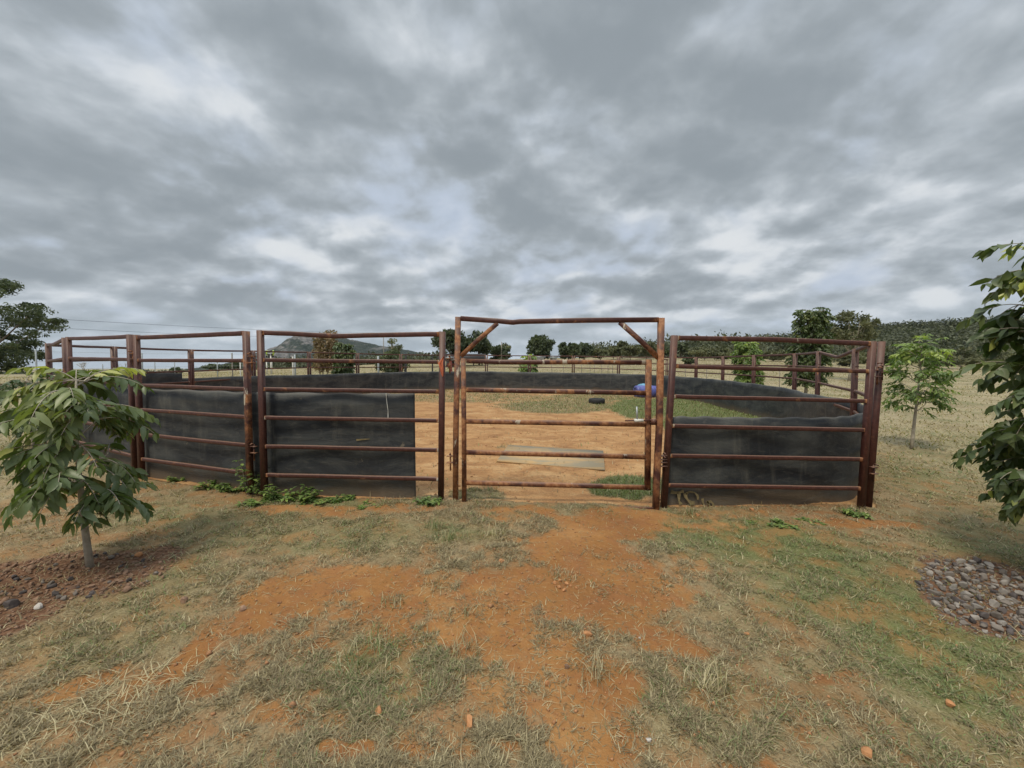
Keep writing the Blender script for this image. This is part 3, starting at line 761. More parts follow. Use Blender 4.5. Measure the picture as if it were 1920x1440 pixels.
# ------------------------------------------------------------------ rubber belting inside the panels
def catmull(pts, n=8):
    P_ = [np.array(p, float) for p in pts]; out_ = []
    for i in range(len(P_) - 1):
        p0 = P_[max(i - 1, 0)]; p1 = P_[i]; p2 = P_[i + 1]; p3 = P_[min(i + 2, len(P_) - 1)]
        for k in range(n):
            t = k / n; out_.append(.5 * ((2 * p1) + (-p0 + p2) * t + (2 * p0 - 5 * p1 + 4 * p2 - p3) * t * t + (-p0 + 3 * p1 - 3 * p2 + p3) * t ** 3))
    out_.append(P_[-1]); return out_
def belt(pts, label, flare=0.0, th=.012):
    """pts: (x, y, ztop) along the inside of the ring"""
    C_ = catmull(pts, 10); n = len(C_); K = 9; V = []; at_ = []
    for i, p in enumerate(C_):
        a = C_[max(i - 1, 0)]; b = C_[min(i + 1, n - 1)]; t = (b - a)[:2]; t = t / (np.linalg.norm(t) + 1e-9); nn = np.array([-t[1], t[0]])
        gb = G(p[0], p[1]) - .02
        for s in (0, 1):
            for k in range(K):
                v = k / (K - 1); z = gb + (p[2] + .006 * math.sin(i * .9) - gb) * v
                off = nn * ((s - .5) * th + .012 * math.sin(i * .35 + v * 2.0) + .01 * math.sin(i * .13))
                ex = t * (flare * (1 - v) if i == n - 1 else 0)
                V.append((p[0] + off[0] + ex[0], p[1] + off[1] + ex[1], z)); at_.append(v)
    F4 = []
    for i in range(n - 1):
        for k in range(K - 1):
            a = i * 2 * K + k; c = a + 2 * K
            F4.append((a, c, c + 1, a + 1)); a += K; c += K; F4.append((a, a + 1, c + 1, c))
        a = i * 2 * K + K - 1; c = a + 2 * K; F4.append((a, c, c + K, a + K))
    for i in (0, n - 1):
        for k in range(K - 1):
            a = i * 2 * K + k; q = (a, a + 1, a + K + 1, a + K); F4.append(q if i == 0 else q[::-1])
    m = MB(); m.add(V, [np.array(F4)], np.array(at_))
    o = m.build('rubber_belt', M['rubber'], None, True, loc=(C_[n // 2][0], C_[n // 2][1], G(C_[n // 2][0], C_[n // 2][1])))
    tag(o, label, 'rubber belt', 'black rubber belting lining the yard'); return o
def bp(px, y, py): return tuple(at(px, py, y))
CT = Vector((-.9, 12.7))
def inn(k, py, off=.17):
    p = J[k].to_2d(); d = (CT - p).normalized() * off; q = p + d
    px = 960 + F * q.x / q.y
    return (q.x, q.y, at(px, py, q.y).z)
belt([bp(778, 4.27, 737), bp(700, 4.29, 737.5), bp(600, 4.32, 737), bp(485, 4.38, 736), bp(440, 4.52, 735), bp(350, 4.82, 731), bp(262, 5.14, 729), bp(200, 5.6, 724), inn('B0', 718), inn('A0', 711, .12), inn('K', 699.5), bp(300, 10.6, 699), bp(341, 11.2, 699.3)],
     'black rubber belt lining the near left side of the yard, ending left of the gate')
belt([bp(335, 11.35, 709.5), bp(352, 11.55, 709), inn('M', 704.5), inn('N', 702.5), inn('O', 699.5), inn('P', 697.5), inn('Q', 696.5), inn('R', 696.3), bp(943, 20.9, 697)],
     'black rubber belt along the far left side of the yard, below the mountain')
belt([bp(941, 20.85, 697.3), inn('S', 697.8), inn('T', 698.8), inn('U', 700.5), inn('V', 703.2), inn('W', 707.8), inn('X', 711.8), inn('Y', 718), inn('Z', 727.5), inn('a', 737.5), bp(1583, 6.5, 748), bp(1612, 5.6, 757), bp(1624, 5.0, 768), bp(1600, 4.5, 779), bp(1555, 4.36, 782.5), bp(1480, 4.27, 783), bp(1400, 4.22, 782.5), bp(1320, 4.19, 781.5), bp(1262, 4.17, 781)],
     'black rubber belt curving from behind the gate round to the near right panel', flare=.12)
# worn ochre lettering on the near right sheet and pale scuffs
def paint_stroke(m, pts, w, y=4.15):
    P_ = [at(px, py, y + .0) for px, py in pts]
    for i, p in enumerate(P_): p.y = y
    m.sweep(P_, .003, w, up=(0, 0, 1), ch=.05)
def stroke(m, pts, w, y):
    P_ = [at(px, py, y) for px, py in pts]; V = []; n = len(P_)
    for i, p in enumerate(P_):
        t = (P_[min(i + 1, n - 1)] - P_[max(i - 1, 0)]).normalized(); s = Vector((t.z, 0, -t.x)) * w * (.8 + .4 * math.sin(i * 2.1 + 1)) / 2
        V += [p + s, p - s]
    V2 = V + [v + Vector((0, .002, 0)) for v in V]; F4 = []
    for i in range(n - 1):
        F4.append((2 * i, 2 * i + 1, 2 * i + 3, 2 * i + 2)); o_ = 2 * n; F4.append((o_ + 2 * i, o_ + 2 * i + 2, o_ + 2 * i + 3, o_ + 2 * i + 1))
    m.add(V2, [np.array(F4)])
belt3 = [o for o in col.objects if o.name.startswith('rubber_belt')][-1]
m = MB(); yL = 4.155
stroke(m, [(1258, 922), (1266, 924), (1274, 923), (1282, 921)], .035, yL); stroke(m, [(1273, 924), (1273, 932), (1273.5, 940), (1277, 946)], .038, yL)
stroke(m, [(1285, 925), (1286, 932), (1290, 938), (1296, 943), (1303, 943)], .04, yL); stroke(m, [(1286, 926), (1293, 922), (1302, 923), (1308, 929), (1309, 937)], .022, yL)
stroke(m, [(1317, 935), (1318, 941), (1320, 948), (1322, 954)], .024, yL); stroke(m, [(1325, 943), (1332, 940), (1337, 944), (1338, 951), (1337, 956)], .034, yL); stroke(m, [(1318, 954), (1326, 957), (1336, 956)], .03, yL); stroke(m, [(1326, 940), (1329, 945), (1333, 950)], .018, yL)
lt = m.build('lettering', M['paint'], belt3)
belt1 = [o for o in col.objects if o.name.startswith('rubber_belt')][0]
m = MB(); stroke(m, [(724, 738), (725, 752), (727.5, 770), (727.5, 783)], .009, 4.268); m.build('white_scrape', M['white'], belt1)
for ps, w_, y_ in (([(668, 825), (680, 824), (693, 823)], .018, 4.28), ([(602, 800), (608, 812), (612, 823)], .02, 4.30)):
    m = MB(); stroke(m, ps, w_, y_); m.build('dirt_scuff', M['paint'], belt1)

# ------------------------------------------------------------------ things in the yard
def plate():
    c = [gpt(932, 867), gpt(1134, 884), gpt(1131, 848), gpt(953, 837)]
    z = max(p.z for p in c) + .0
    m = MB(); V = [(p.x, p.y, p.z + .006) for p in c] + [(p.x, p.y, p.z + .028) for p in c]
    m.add(V, [np.array([(3, 2, 1, 0), (4, 5, 6, 7), (0, 1, 5, 4), (1, 2, 6, 5), (2, 3, 7, 6), (3, 0, 4, 7)])])
    o = m.build('board', M['board'], loc=tuple((c[0] + c[2]) / 2)); tag(o, 'flat dusty weathered board lying on the earth just inside the gate', 'board')
plate()
def tyre():
    p = gpt(1120, 757); p.y += .1
    e = empty('tyre', (p.x, p.y, G(p.x, p.y)), 'black worn tyre lying flat on the earth in the middle of the yard', 'tyre')
    m = MB(); n = 40; R0 = .29; prof = [(.17, .03), (.19, .005), (R0 - .03, .0), (R0 - .005, .03), (R0, .08), (R0, .11), (R0 - .005, .16), (R0 - .03, .19), (.19, .185), (.17, .16), (.185, .14), (.25, .13), (.25, .06), (.185, .05)]
    V = []; k = len(prof)
    for i in range(n):
        a = 2 * math.pi * i / n
        for (r, z) in prof:
            rr_ = r + (.006 * (i % 2) if .03 < z < .17 and r > R0 - .01 else 0); V.append((p.x + rr_ * math.cos(a), p.y + rr_ * math.sin(a), e.location.z + z - .01))
    F4 = [(i * k + j, ((i + 1) % n) * k + j, ((i + 1) % n) * k + (j + 1) % k, i * k + (j + 1) % k) for i in range(n) for j in range(k)]
    m.add(V, [np.array(F4)]); m.build('tread', M['black'], e)
tyre()
def drum(pa, pb, r, label, matn):
    A = Vector(pa); B = Vector(pb); ax = (B - A).normalized(); L = (B - A).length
    e = empty('drum', tuple((A + B) / 2 - Vector((0, 0, r))), label, 'drum', 'blue plastic drums lying in the yard')
    x = Vector((0, 0, 1)); y = ax.cross(x).normalized(); m = MB(); n = 32
    prof = [(0, 0), (.0, .55), (.0, .8), (.02, .93), (.05, .98), (.10, 1), (.28, 1), (.30, 1.03), (.33, 1.03), (.35, 1), (.64, 1), (.66, 1.03), (.69, 1.03), (.71, 1), (.90, 1), (.95, .98), (.98, .93), (1, .8), (1, .55), (1, 0)]
    V = []; k = len(prof)
    for (t, q) in prof:
        for i in range(n):
            a = 2 * math.pi * i / n; V.append(A + ax * (t * L) + (x * math.cos(a) + y * math.sin(a)) * r * max(q, .001))
    F4 = [(j * n + i, j * n + (i + 1) % n, (j + 1) * n + (i + 1) % n, (j + 1) * n + i) for j in range(k - 1) for i in range(n)]
    m.add(V, [np.array(F4)]); m.build('body', M[matn], e, True)
    m = MB()
    for s in (-1, 1):
        c = A - ax * .004 + x * s * r * .5; m.tube([c, c - ax * .03], r * .13, 10)
    m.build('bung', M['dark'], e)
p0 = gpt(1190, 745); zr = .5 * (hgt(723, p0.y + .1) - G(p0.x, p0.y + .1) + .03)
A_ = at(1191, 733, p0.y + .1); B_ = at(1236, 733.5, p0.y + .25)
drum((A_.x, A_.y, G(A_.x, A_.y) + zr - .02), (B_.x, B_.y, G(B_.x, B_.y) + zr - .02), zr, 'dark blue plastic drum lying on green grass beyond the gate latch', 'blue')
zr2 = .5 * (hgt(718.8, p0.y + .8) - G(p0.x, p0.y + .8))
A_ = at(1201, 733, p0.y + .8); B_ = at(1218, 733, p0.y + 1.35)
drum((A_.x, A_.y, G(A_.x, A_.y) + zr2), (B_.x, B_.y, G(B_.x, B_.y) + zr2), zr2, 'light blue drum lying behind the dark blue one', 'lightblue')

# ------------------------------------------------------------------ plants
def leaflets(P0, D, S, Ln, Wd, shade, curl=.5):
    """arrays: base points, long axis, side axis, length, width -> folded leaflets"""
    n = len(P0); N_ = np.cross(D, S); D = D / np.linalg.norm(D, axis=1)[:, None]
    S = S - D * (S * D).sum(1)[:, None]; S = S / (np.linalg.norm(S, axis=1)[:, None] + 1e-9); N_ = np.cross(S, D)
    ts = [0, .28, .62, 1.0]; ws = [0, .9, .85, 0]; V = []
    for t, w in zip(ts, ws):
        c = P0 + D * (Ln * t)[:, None] - N_ * (Ln * curl * t * t * .5)[:, None]
        if w == 0: V.append(c)
        else:
            off = S * (Wd * w * .5)[:, None]; up = N_ * (Wd * w * .16)[:, None]
            V += [c - off + up, c, c + off + up]
    V = np.stack(V, 1)                    # 0 | 1 2 3 | 4 5 6 | 7
    b = (np.arange(n) * 8)[:, None]
    Tt = np.concatenate([b + np.array([[0, 1, 2]]), b + np.array([[0, 2, 3]]), b + np.array([[4, 7, 5]]), b + np.array([[5, 7, 6]])])
    Q = np.concatenate([b + np.array([[1, 4, 5, 2]]), b + np.array([[2, 5, 6, 3]])])
    return V.reshape(-1, 3), [Q, Tt], np.repeat(shade, 8)
def pinnate_tree(px, base, height, z0, cr, nleaf, L, ll, lw, pairs, label, matn='leaf', trunk_r=.03, droop=1.0, wind=(0, 0), name='leafy_tree', cat='tree', bark='bark_pale', bright_top=0.0, seed=1, fill=.35, group=None, updir=.5, shape=1.0, jit=.3, taper=.3):
    rg = random.Random(seed); b = Vector(base)
    e = empty(name, b, label, cat, group)
    tr = MB(); tp = []
    for i in range(9):
        t = i / 8; tp.append(b + Vector((math.sin(t * 2.3 + seed) * .03 * height, math.cos(t * 1.7 + seed) * .02 * height - .01 * height, height * .86 * t - .03)))
    tr.tube(tp, [trunk_r * (1 - .75 * i / 8) for i in range(9)], 9)
    def trunk_at(t): 
        f = max(0, min(.999, t)) * 8; i = int(f); return tp[i].lerp(tp[i + 1], f - i)
    nb = max(5, nleaf // 7); ends = []
    for i in range(nb):
        t = (z0 / (height * .86)) + (1 - z0 / (height * .86)) * (i + .5) / nb
        a = i * 2.399 + rg.uniform(-.4, .4); s = trunk_at(t)
        u = (t - z0 / (height * .86)) / (1 - z0 / (height * .86) + 1e-6)
        rl = cr * (.55 + .25 * rg.random()) * math.sqrt(max(.05, 1 - (abs(u - .42) * shape * 1.35) ** 2)) * .62 * (1 - taper * u)
        up = rg.uniform(.1, .6) * updir * 2 * (1 - .3 * u)
        pts = [s]; d = Vector((math.cos(a), math.sin(a), up)).normalized()
        for k in range(4): pts.append(pts[-1] + (d + Vector((0, 0, .12 * k))).normalized() * rl / 4)
        tr.tube(pts, [trunk_r * .35 * (1 - .17 * k) for k in range(5)], 5)
        ends.append((pts, a, u))
    P0 = []; D = []; S = []; LN = []; WD = []; SH = []
    for i in range(nleaf):
        pts, a, u = ends[i % nb]
        if rg.random() < fill: s = pts[rg.randint(1, 3)]
        else: s = pts[-1]
        if i >= nleaf - max(3, nleaf // 12): s = tp[-1]; u = 1.0
        aa = a + rg.uniform(-1.5, 1.5) if u < .97 else rg.uniform(0, 6.28)
        el_ = rg.uniform(-.1, .7) * (1 if u < .9 else 1.4)
        Lr = L * rg.uniform(.7, 1.1)
        d = Vector((math.cos(aa) * math.cos(el_) + wind[0], math.sin(aa) * math.cos(el_) + wind[1], math.sin(el_))).normalized()
        p = s.copy(); rp = [p.copy()]; K = pairs + 2
        sh0 = rg.random()
        newg = bright_top * (1 if u > .8 else .25) * rg.random()
        for k in range(K):
            d = (d + Vector((wind[0] * .05, wind[1] * .05, -droop * 1.35 / K))).normalized(); p = p + d * (Lr / K); rp.append(p.copy())
            if k >= 1:
                side = d.cross(Vector((0, 0, 1))); side = side.normalized() if side.length > .05 else Vector((1, 0, 0))
                for sg in ((-1, 1) if k < K - 1 else (-1, 1, 0)):
                    f = .55 + .45 * math.sin(math.pi * min(1, (k + .6) / K))
                    if sg == 0: dd = d + Vector((0, 0, -.25))
                    else: dd = side * sg * .85 + d * .55 + Vector((rg.gauss(0, jit), rg.gauss(0, jit), -droop * rg.uniform(.2, .8) + rg.gauss(0, jit * .6)))
                    dd.normalize(); ss = dd.cross(Vector((rg.gauss(0, .25 + jit), rg.gauss(0, .25 + jit), 1)))
                    if ss.length < .1: ss = d.copy()
                    P0.append(p[:]); D.append(dd[:]); S.append(ss.normalized()[:]); LN.append(ll * f * rg.uniform(.6, 1.2)); WD.append(lw * f * rg.uniform(.85, 1.1))
                    SH.append(min(1, max(0, .15 + .5 * sh0 * rg.uniform(.6, 1.2) + newg + (.6 if rg.random() < .015 else 0))))
        tr.tube(rp, [max(.0012, ll * .03 * (1 - .6 * k / K)) for k in range(K + 1)], 4, caps=False)
    V, fs, sh = leaflets(np.array(P0), np.array(D), np.array(S), np.array(LN), np.array(WD), np.array(SH))
    tr.build('trunk', M[bark], e, True)
    mesh_np('crown', V, fs, M[matn], e, {'shade': sh}, True)
    return e
b = gpt(177, 1057)
pinnate_tree(0, b, 1.60, .50, .50, 84, .36, .14, .052, 6, 'small leafy tree with big drooping leaves in the brown bed at the left', 'leaf_mid', .024, .9, (.08, 0), seed=9, fill=.5, bright_top=.55, updir=.5, shape=.9, jit=.2, taper=.1)
b = Vector((3.90, 2.72, G(3.90, 2.72)))
pinnate_tree(0, b, 2.80, .55, .98, 330, .34, .14, .06, 5, 'large glossy leaved tree cut by the right edge of the view', 'leaf', .045, .95, (-.03, 0), seed=8, fill=.6, bright_top=.7, jit=.5, taper=.35, shape=.9, updir=.6)
b = gpt(1714, 842)
pinnate_tree(0, b, 2.26, .70, .70, 150, .36, .12, .042, 6, 'young tree with yellow green top and bare slender trunk beside the yard', 'leaf_bright', .03, .7, seed=12, fill=.5, bright_top=.6, updir=.8, jit=.45, taper=.25, shape=.8)
b = at(62, 770, 6.7); b.z = G(b.x, b.y)
pinnate_tree(0, b, 1.42, .3, .62, 46, .4, .15, .055, 5, 'dark green bushy tree behind the small leafy tree at the left rim', 'leaf', .03, 1.1, seed=21, fill=.5)
def tree_at(px, pytop, y, **k):
    b = at(px, 700, y); b.z = G(b.x, b.y); h = hgt(pytop, y) - b.z; return b, h
b, h = tree_at(1513, 566, 13.2)
pinnate_tree(0, b, h * 1.04, h * .25, 1.12, 760, .34, .14, .065, 5, 'tall dark green tree behind the right side panels', 'leaf', .06, 1.0, seed=31, fill=.6, bright_top=.25, updir=.9, shape=.55, jit=.5, taper=.25)
b, h = tree_at(1398, 630, 15.5)
pinnate_tree(0, b, h * 1.02, h * .2, .85, 420, .34, .15, .065, 5, 'light green topped tree behind the right side panels', 'leaf_bright', .04, 1.0, seed=33, fill=.55, bright_top=.4, shape=.6, jit=.5, taper=.2)
b, h = tree_at(992, 655, 22.6)
pinnate_tree(0, b, h * .95, h * .2, .6, 90, .45, .26, .11, 4, 'young plant with light green top behind the far panels, seen through the gate', 'leaf_bright', .04, .8, seed=35, fill=.45, bright_top=.9, shape=.8)
b, h = tree_at(643, 630, 18.6)
pinnate_tree(0, b, h * .98, h * .12, .75, 260, .36, .2, .09, 5, 'dark bushy young tree beside the dead tan tree', 'leaf', .04, 1.0, seed=37, fill=.6, bright_top=.2, shape=.8)

def leafcards(Pc, size, shade, flat=.0):
    n = len(Pc); a = rng.normal(0, 1, (n, 3)); a[:, 2] *= (1 - flat); a /= np.linalg.norm(a, axis=1)[:, None]
    b_ = np.cross(a, rng.normal(0, 1, (n, 3))); b_ /= np.linalg.norm(b_, axis=1)[:, None] + 1e-9
    s = (size * rng.uniform(.6, 1.3, n))[:, None]
    V = np.stack([Pc - a * s, Pc + b_ * s * .42, Pc + a * s, Pc - b_ * s * .42], 1).reshape(-1, 3)
    return V, np.arange(n * 4).reshape(n, 4), np.repeat(shade, 4)
def cloud_tree(px, pytop, y, wpx, label, matn='foliage', zfrac=.3, nl=2600, size=.12, clumps=34, name='tree', trunk=None, bark='bark', seed=0, dens=1.0, flat=.6, group='trees beyond the yard', cr=None, spread=1.0, multi=1, depth=1.0, cat='tree', clr=.30):
    rg = np.random.default_rng(seed + 100)
    b = at(px, 700, y); b.z = G(b.x, b.y) if y < 140 else float(ground(b.x, b.y)); zt = hgt(pytop, y); h = zt - b.z; r = wpx / 2 / F * y
    e = empty(name, b, label, cat, group)
    zc = b.z + h * (zfrac + (1 - zfrac) * .5); rz = h * (1 - zfrac) * .5
    C_ = []
    for i in range(clumps):
        d = rg.normal(0, 1, 3); d /= np.linalg.norm(d); q = rg.uniform(.35, 1) ** .5
        k = clr * rg.uniform(.6, 1.35)
        C_.append((b.x + d[0] * q * (1 - k * .8) * r, y + d[1] * q * (1 - k * .8) * r * depth, zc + d[2] * q * (1 - k * .8) * rz, k * r, k * rz * (1 - flat * .35) + .02))
    C_ = np.array(C_); per = max(8, int(nl / clumps)); P_ = []; SH = []
    for c in C_:
        d = rg.normal(0, 1, (per, 3)); d /= np.linalg.norm(d, axis=1)[:, None]; q = rg.uniform(.1, 1.08, per)[:, None] ** .6
        pts = c[:3] + d * q * np.array([c[3], c[3], c[4]]); P_.append(pts)
        SH.append(np.clip(rg.uniform(.15, .8) + rg.normal(0, .16, per), 0, 1))
    P_ = np.concatenate(P_); SH = np.concatenate(SH)
    V, Q, sh = leafcards(P_, size, SH)
    mesh_np('crown', V, [Q], M[matn], e, {'shade': sh})
    m = MB(); tr = trunk or max(.03, h * .022)
    for mi in range(multi):
        ox = (mi - (multi - 1) / 2) * r * .22
        top = Vector((b.x + ox * 1.5, y, zc - rz * .15)); bs = b + Vector((ox * .4, 0, -.1))
        pts = [bs.lerp(top, t) + Vector((math.sin(t * 4 + seed + mi) * .03 * h, 0, 0)) for t in (0, .25, .5, .75, 1)]
        m.tube(pts, [tr * f for f in (1.15, .95, .8, .65, .5)], 7)
        for i in range(mi, min(clumps, 16), multi):
            c = Vector(C_[i][:3]); s = pts[2 + (i % 3)] if zfrac > .15 else pts[1 + i % 3]
            mid = s.lerp(c, .5) + Vector((0, 0, -.04 * h)); m.tube([s, mid, c], [tr * .4, tr * .28, tr * .12], 5)
    m.build('trunk', M[bark], e, True)
    return e
cloud_tree(-58, 500, 24, 255, 'fine leaved tree leaning in from the left edge of the view', 'foliage', .02, 26000, .10, 170, seed=1, flat=1.2, trunk=.16, clr=.14, group=None)
cloud_tree(612, 612, 20, 62, 'dead tan leaved tree with pale stems in front of the mountain', 'foliage_dead', .2, 3600, .075, 40, bark='bark_pale', seed=2, multi=4, trunk=.035, group=None, flat=0)
cloud_tree(736, 650, 30, 66, 'low dark bush under the thin pale topped tree', 'foliage', .0, 2400, .13, 26, seed=3, group=None, name='bush', cat='bush')
cloud_tree(737, 630, 33, 42, 'thin airy tree with pale stem above the low dark bush', 'foliage_olive', .45, 620, .11, 15, bark='bark_pale', seed=4, group=None)
cloud_tree(1597, 573, 36, 78, 'tall airy olive tree right of the big dark green tree', 'foliage_olive', .38, 3200, .16, 34, bark='bark_pale', seed=5, group=None)
cloud_tree(848, 616, 72, 84, 'broad green tree behind the left upright of the gate frame', 'foliage', .25, 4200, .36, 34, seed=6)
cloud_tree(897, 614, 74, 62, 'airy green tree with open crown under the left gate brace', 'foliage', .2, 2900, .34, 30, seed=7)
cloud_tree(938, 645, 80, 50, 'low dark tree with rounded crown right of the open crowned tree', 'foliage', .02, 2600, .36, 22, seed=8)
cloud_tree(947, 636, 84, 28, 'thin nearly bare pale tree rising above the low dark one', 'foliage_olive', .4, 260, .3, 10, seed=9, bark='bark_pale')
cloud_tree(1014, 624, 84, 56, 'round topped dark green tree in the middle of the skyline', 'foliage', .08, 6500, .36, 44, seed=10, clr=.34)
cloud_tree(1066, 637, 86, 50, 'dark green tree just right of the round topped one', 'foliage', .05, 4200, .36, 34, seed=11)
cloud_tree(1094, 641, 90, 40, 'dark green tree touching the right side of its neighbour on the skyline', 'foliage', .05, 3400, .36, 28, seed=12)
scr = [(1125, 652, 96, 44, 'foliage_olive', 'small olive tree right of the dark skyline trees'), (1150, 648, 104, 40, 'foliage_olive', 'olive tree between the tyre and the skyline'), (1166, 633, 110, 26, 'foliage_olive', 'thin tall tree rising above the olive scrub'),
       (1182, 645, 100, 44, 'foliage_olive', 'rounded olive tree under the right gate brace'), (1212, 636, 106, 46, 'foliage_olive', 'taller olive tree just left of the right gate upright'), (1240, 646, 112, 36, 'foliage', 'dark tree behind the right gate upright'),
       (1276, 640, 128, 44, 'foliage', 'dark skyline tree above the left end of the right panel'), (1320, 648, 96, 66, 'foliage_olive', 'wide olive bush behind the right panel'), (1292, 668, 70, 26, 'foliage', 'low dark bush in the pale paddock'),
       (1352, 652, 104, 56, 'foliage_olive', 'grey olive bush left of the light green topped tree'), (1450, 655, 92, 56, 'foliage_olive', 'olive bush left of the tall dark green tree'), (1466, 634, 150, 50, 'foliage', 'dark tree on the slope left of the tall dark green tree'),
       (1345, 636, 150, 44, 'foliage', 'dark skyline tree above the wide olive bush'), (1310, 638, 146, 40, 'foliage', 'dark skyline tree left of its twin above the olive bush'), (1592, 660, 78, 60, 'foliage_olive', 'olive bush at the foot of the airy tree'),
       (1640, 640, 88, 66, 'foliage_olive', 'green bush behind the right end of the near panel'), (1680, 650, 82, 60, 'foliage', 'dark bush left of the young yellow green tree'), (1745, 655, 76, 66, 'foliage_olive', 'olive bush right of the young yellow green tree'), (1800, 650, 80, 66, 'foliage_olive', 'olive bush between the young tree and the right edge tree'), (1870, 652, 78, 70, 'foliage_olive', 'olive bush behind the right edge tree'),
       (410, 681, 95, 50, 'foliage', 'low dark tree on the plain left of the mountain'), (330, 688, 80, 24, 'foliage', 'small dark bush on the plain at the left'), (443, 678, 92, 20, 'foliage', 'small dark tree beside the foot of the mountain')]
for i, (px, pt, y, w, mt, lab) in enumerate(scr):
    bushy = 'bush' in lab
    cloud_tree(px, pt, y, w, lab, mt, .0 if bushy else .15, int(1300 + w * 22), .0034 * y, 24, seed=20 + i, name='bush' if bushy else 'tree', cat='bush' if bushy else 'tree')
def bare(px, pytop, y, w, label, seed):
    b = at(px, 700, y); b.z = G(b.x, b.y); rg = random.Random(seed); h = hgt(pytop, y) - b.z; m = MB(); 
    def br(p, d, l, r, k):
        q = p + d * l; m.tube([p, p.lerp(q, .5) + Vector((rg.uniform(-1, 1), 0, rg.uniform(-1, 1))) * l * .06, q], [r, r * .8, r * .6], 4)
        if k:
            for _ in range(3): br(q, (d + Vector((rg.uniform(-.8, .8), rg.uniform(-.5, .5), rg.uniform(-.1, .5)))).normalized(), l * .68, r * .55, k - 1)
    for i in range(4): br(b, Vector((rg.uniform(-.5, .5), rg.uniform(-.3, .3), 1)).normalized(), h * .38, .03, 3)
    o = m.build('bare_shrub', M['bark_pale'], loc=b); tag(o, label, 'shrub', 'bare shrubs on the plain')
bare(160, 676, 48, 40, 'leafless spreading shrub seen left of the third panel joint', 1); bare(230, 677, 46, 30, 'leafless shrub seen through the left panels below the second rail', 2)

# woods on the ridge and at the foot of the mountain: far masses
def wood(name, label, n, fpos, size, per, matn):
    P_ = []; SH = []; r_ = np.random.default_rng(len(name))
    for i in range(n):
        x, y, hh, w = fpos(r_)
        z = float(ground(x, y)); k = r_.uniform(.1, .75)
        nc = 5
        for c in range(nc):
            cc = np.array([x + np.clip(r_.normal(0, w * .38), -w * .6, w * .6), y + np.clip(r_.normal(0, w * .38), -w * .6, w * .6), z + hh * r_.uniform(.25, .85)])
            pp = cc + np.clip(r_.normal(0, 1, (per // nc, 3)), -1.4, 1.4) * np.array([w * .22, w * .22, hh * .17]); P_.append(pp); SH.append(np.clip(k + r_.normal(0, .16, len(pp)) + r_.uniform(-.15, .15), 0, 1))
        m_ = 3; pp = np.array([x, y, z]) + np.stack([r_.normal(0, w * .2, m_), r_.normal(0, w * .2, m_), r_.uniform(0, hh * .5, m_)], -1); P_.append(pp); SH.append(np.full(m_, .2))
    P_ = np.concatenate(P_); SH = np.concatenate(SH)
    V, Q, sh = leafcards(P_, size, SH); o = mesh_np(name, V, [Q], M[matn], None, {'shade': sh}); tag(o, label, 'woods', kind='stuff')
def ridge(r_):
    px = r_.uniform(1215, 2250); y = r_.uniform(125, 345) ** 1.0
    if r_.random() < .35: y = r_.uniform(250, 330)
    x = (px - 960) / F * y; rr = math.hypot(x, y)
    k = 330 / rr if rr > 350 else 1; x *= k; y *= k
    return x, y, r_.uniform(5, 9), r_.uniform(4.5, 8)
wood('ridge_woods', 'dense grey green woods covering the ridge at the right', 2300, ridge, .75, 60, 'foliage_hill')
def back(r_):
    px = r_.uniform(1100, 1300); y = r_.uniform(150, 260); return (px - 960) / F * y, y, r_.uniform(4, 7), r_.uniform(5, 8)
wood('skyline_scrub', 'low olive scrub along the skyline behind the gate', 200, back, .7, 90, 'foliage_hill')
def foot(r_):
    px = r_.uniform(470, 860); y = r_.uniform(150, 330); return (px - 960) / F * y, y, r_.uniform(2, 5.5), r_.uniform(5, 10)
wood('foothill_scrub', 'dark scrub along the foot of the rocky mountain', 330, foot, .8, 50, 'foliage_hill')
def plain(r_):
    px = r_.uniform(-200, 470); y = r_.uniform(250, 700); return (px - 960) / F * y, y, r_.uniform(1.5, 4), r_.uniform(6, 14)
wood('plain_scrub', 'thin dark scrub scattered over the far plain at the left', 200, plain, 1.1, 40, 'foliage_hill')

# ------------------------------------------------------------------ fence posts, poles, wires, far buildings, machines
def fpost(px, pt, y, w, matn, label, lean=0.0, name='fence_post', pb=None, group='posts of the paddock fence', rnd=True):
    b = at(px, 700, y); b.z = G(b.x, b.y); zt = hgt(pt, y); m = MB()
    ww = w / F * y
    if rnd: m.tube([b + Vector((lean * ww, 0, -.2)), b.lerp(Vector((b.x, b.y, zt)), .5) + Vector((lean * ww * .5, 0, 0)), Vector((b.x, b.y, zt)), Vector((b.x, b.y, zt + ww * .1))], [ww * .5, ww * .5, ww * .5, ww * .38], 10)
    else: m.sweep([b + Vector((0, 0, -.2)), Vector((b.x, b.y, zt))], ww, ww, up=(1, 0, 0), ch=.15)
    o = m.build(name, M[matn], loc=b); tag(o, label, 'post', group); return b, zt
left = [(69, 655, 16, 2.6, 'galv', 'tall grey post beside the low branches of the left edge tree'), (193, 683, 40, 1.6, 'galv', 'short thin post right of the first leafless shrub'), (267, 662, 24, 2.8, 'galv', 'thick pale grey post right of the third panel joint'),
        (291, 676, 26, 1.4, 'galv', 'thin post right of the thick pale grey post'), (328, 677, 30, 1.4, 'galv', 'thin post in the middle of the second panel left of the gate'), (408, 678, 30, 1.8, 'galv', 'thin post in front of the low dark tree on the plain'), (436, 662, 24, 2.2, 'wood_grey', 'tall slim post left of the peeling panel post'), (451, 676, 24, 2.2, 'white', 'short white post left of the peeling panel post')]
wp = []
for a in left: wp.append(fpost(a[0], a[1], a[2], a[3], a[4], a[5]))
fpost(549.5, 669, 21, 2.4, 'white', 'slim white post standing against a thicker grey one before the mountain')
fpost(553.5, 665, 21.6, 3.2, 'galv', 'thick grey post right behind the slim white one')
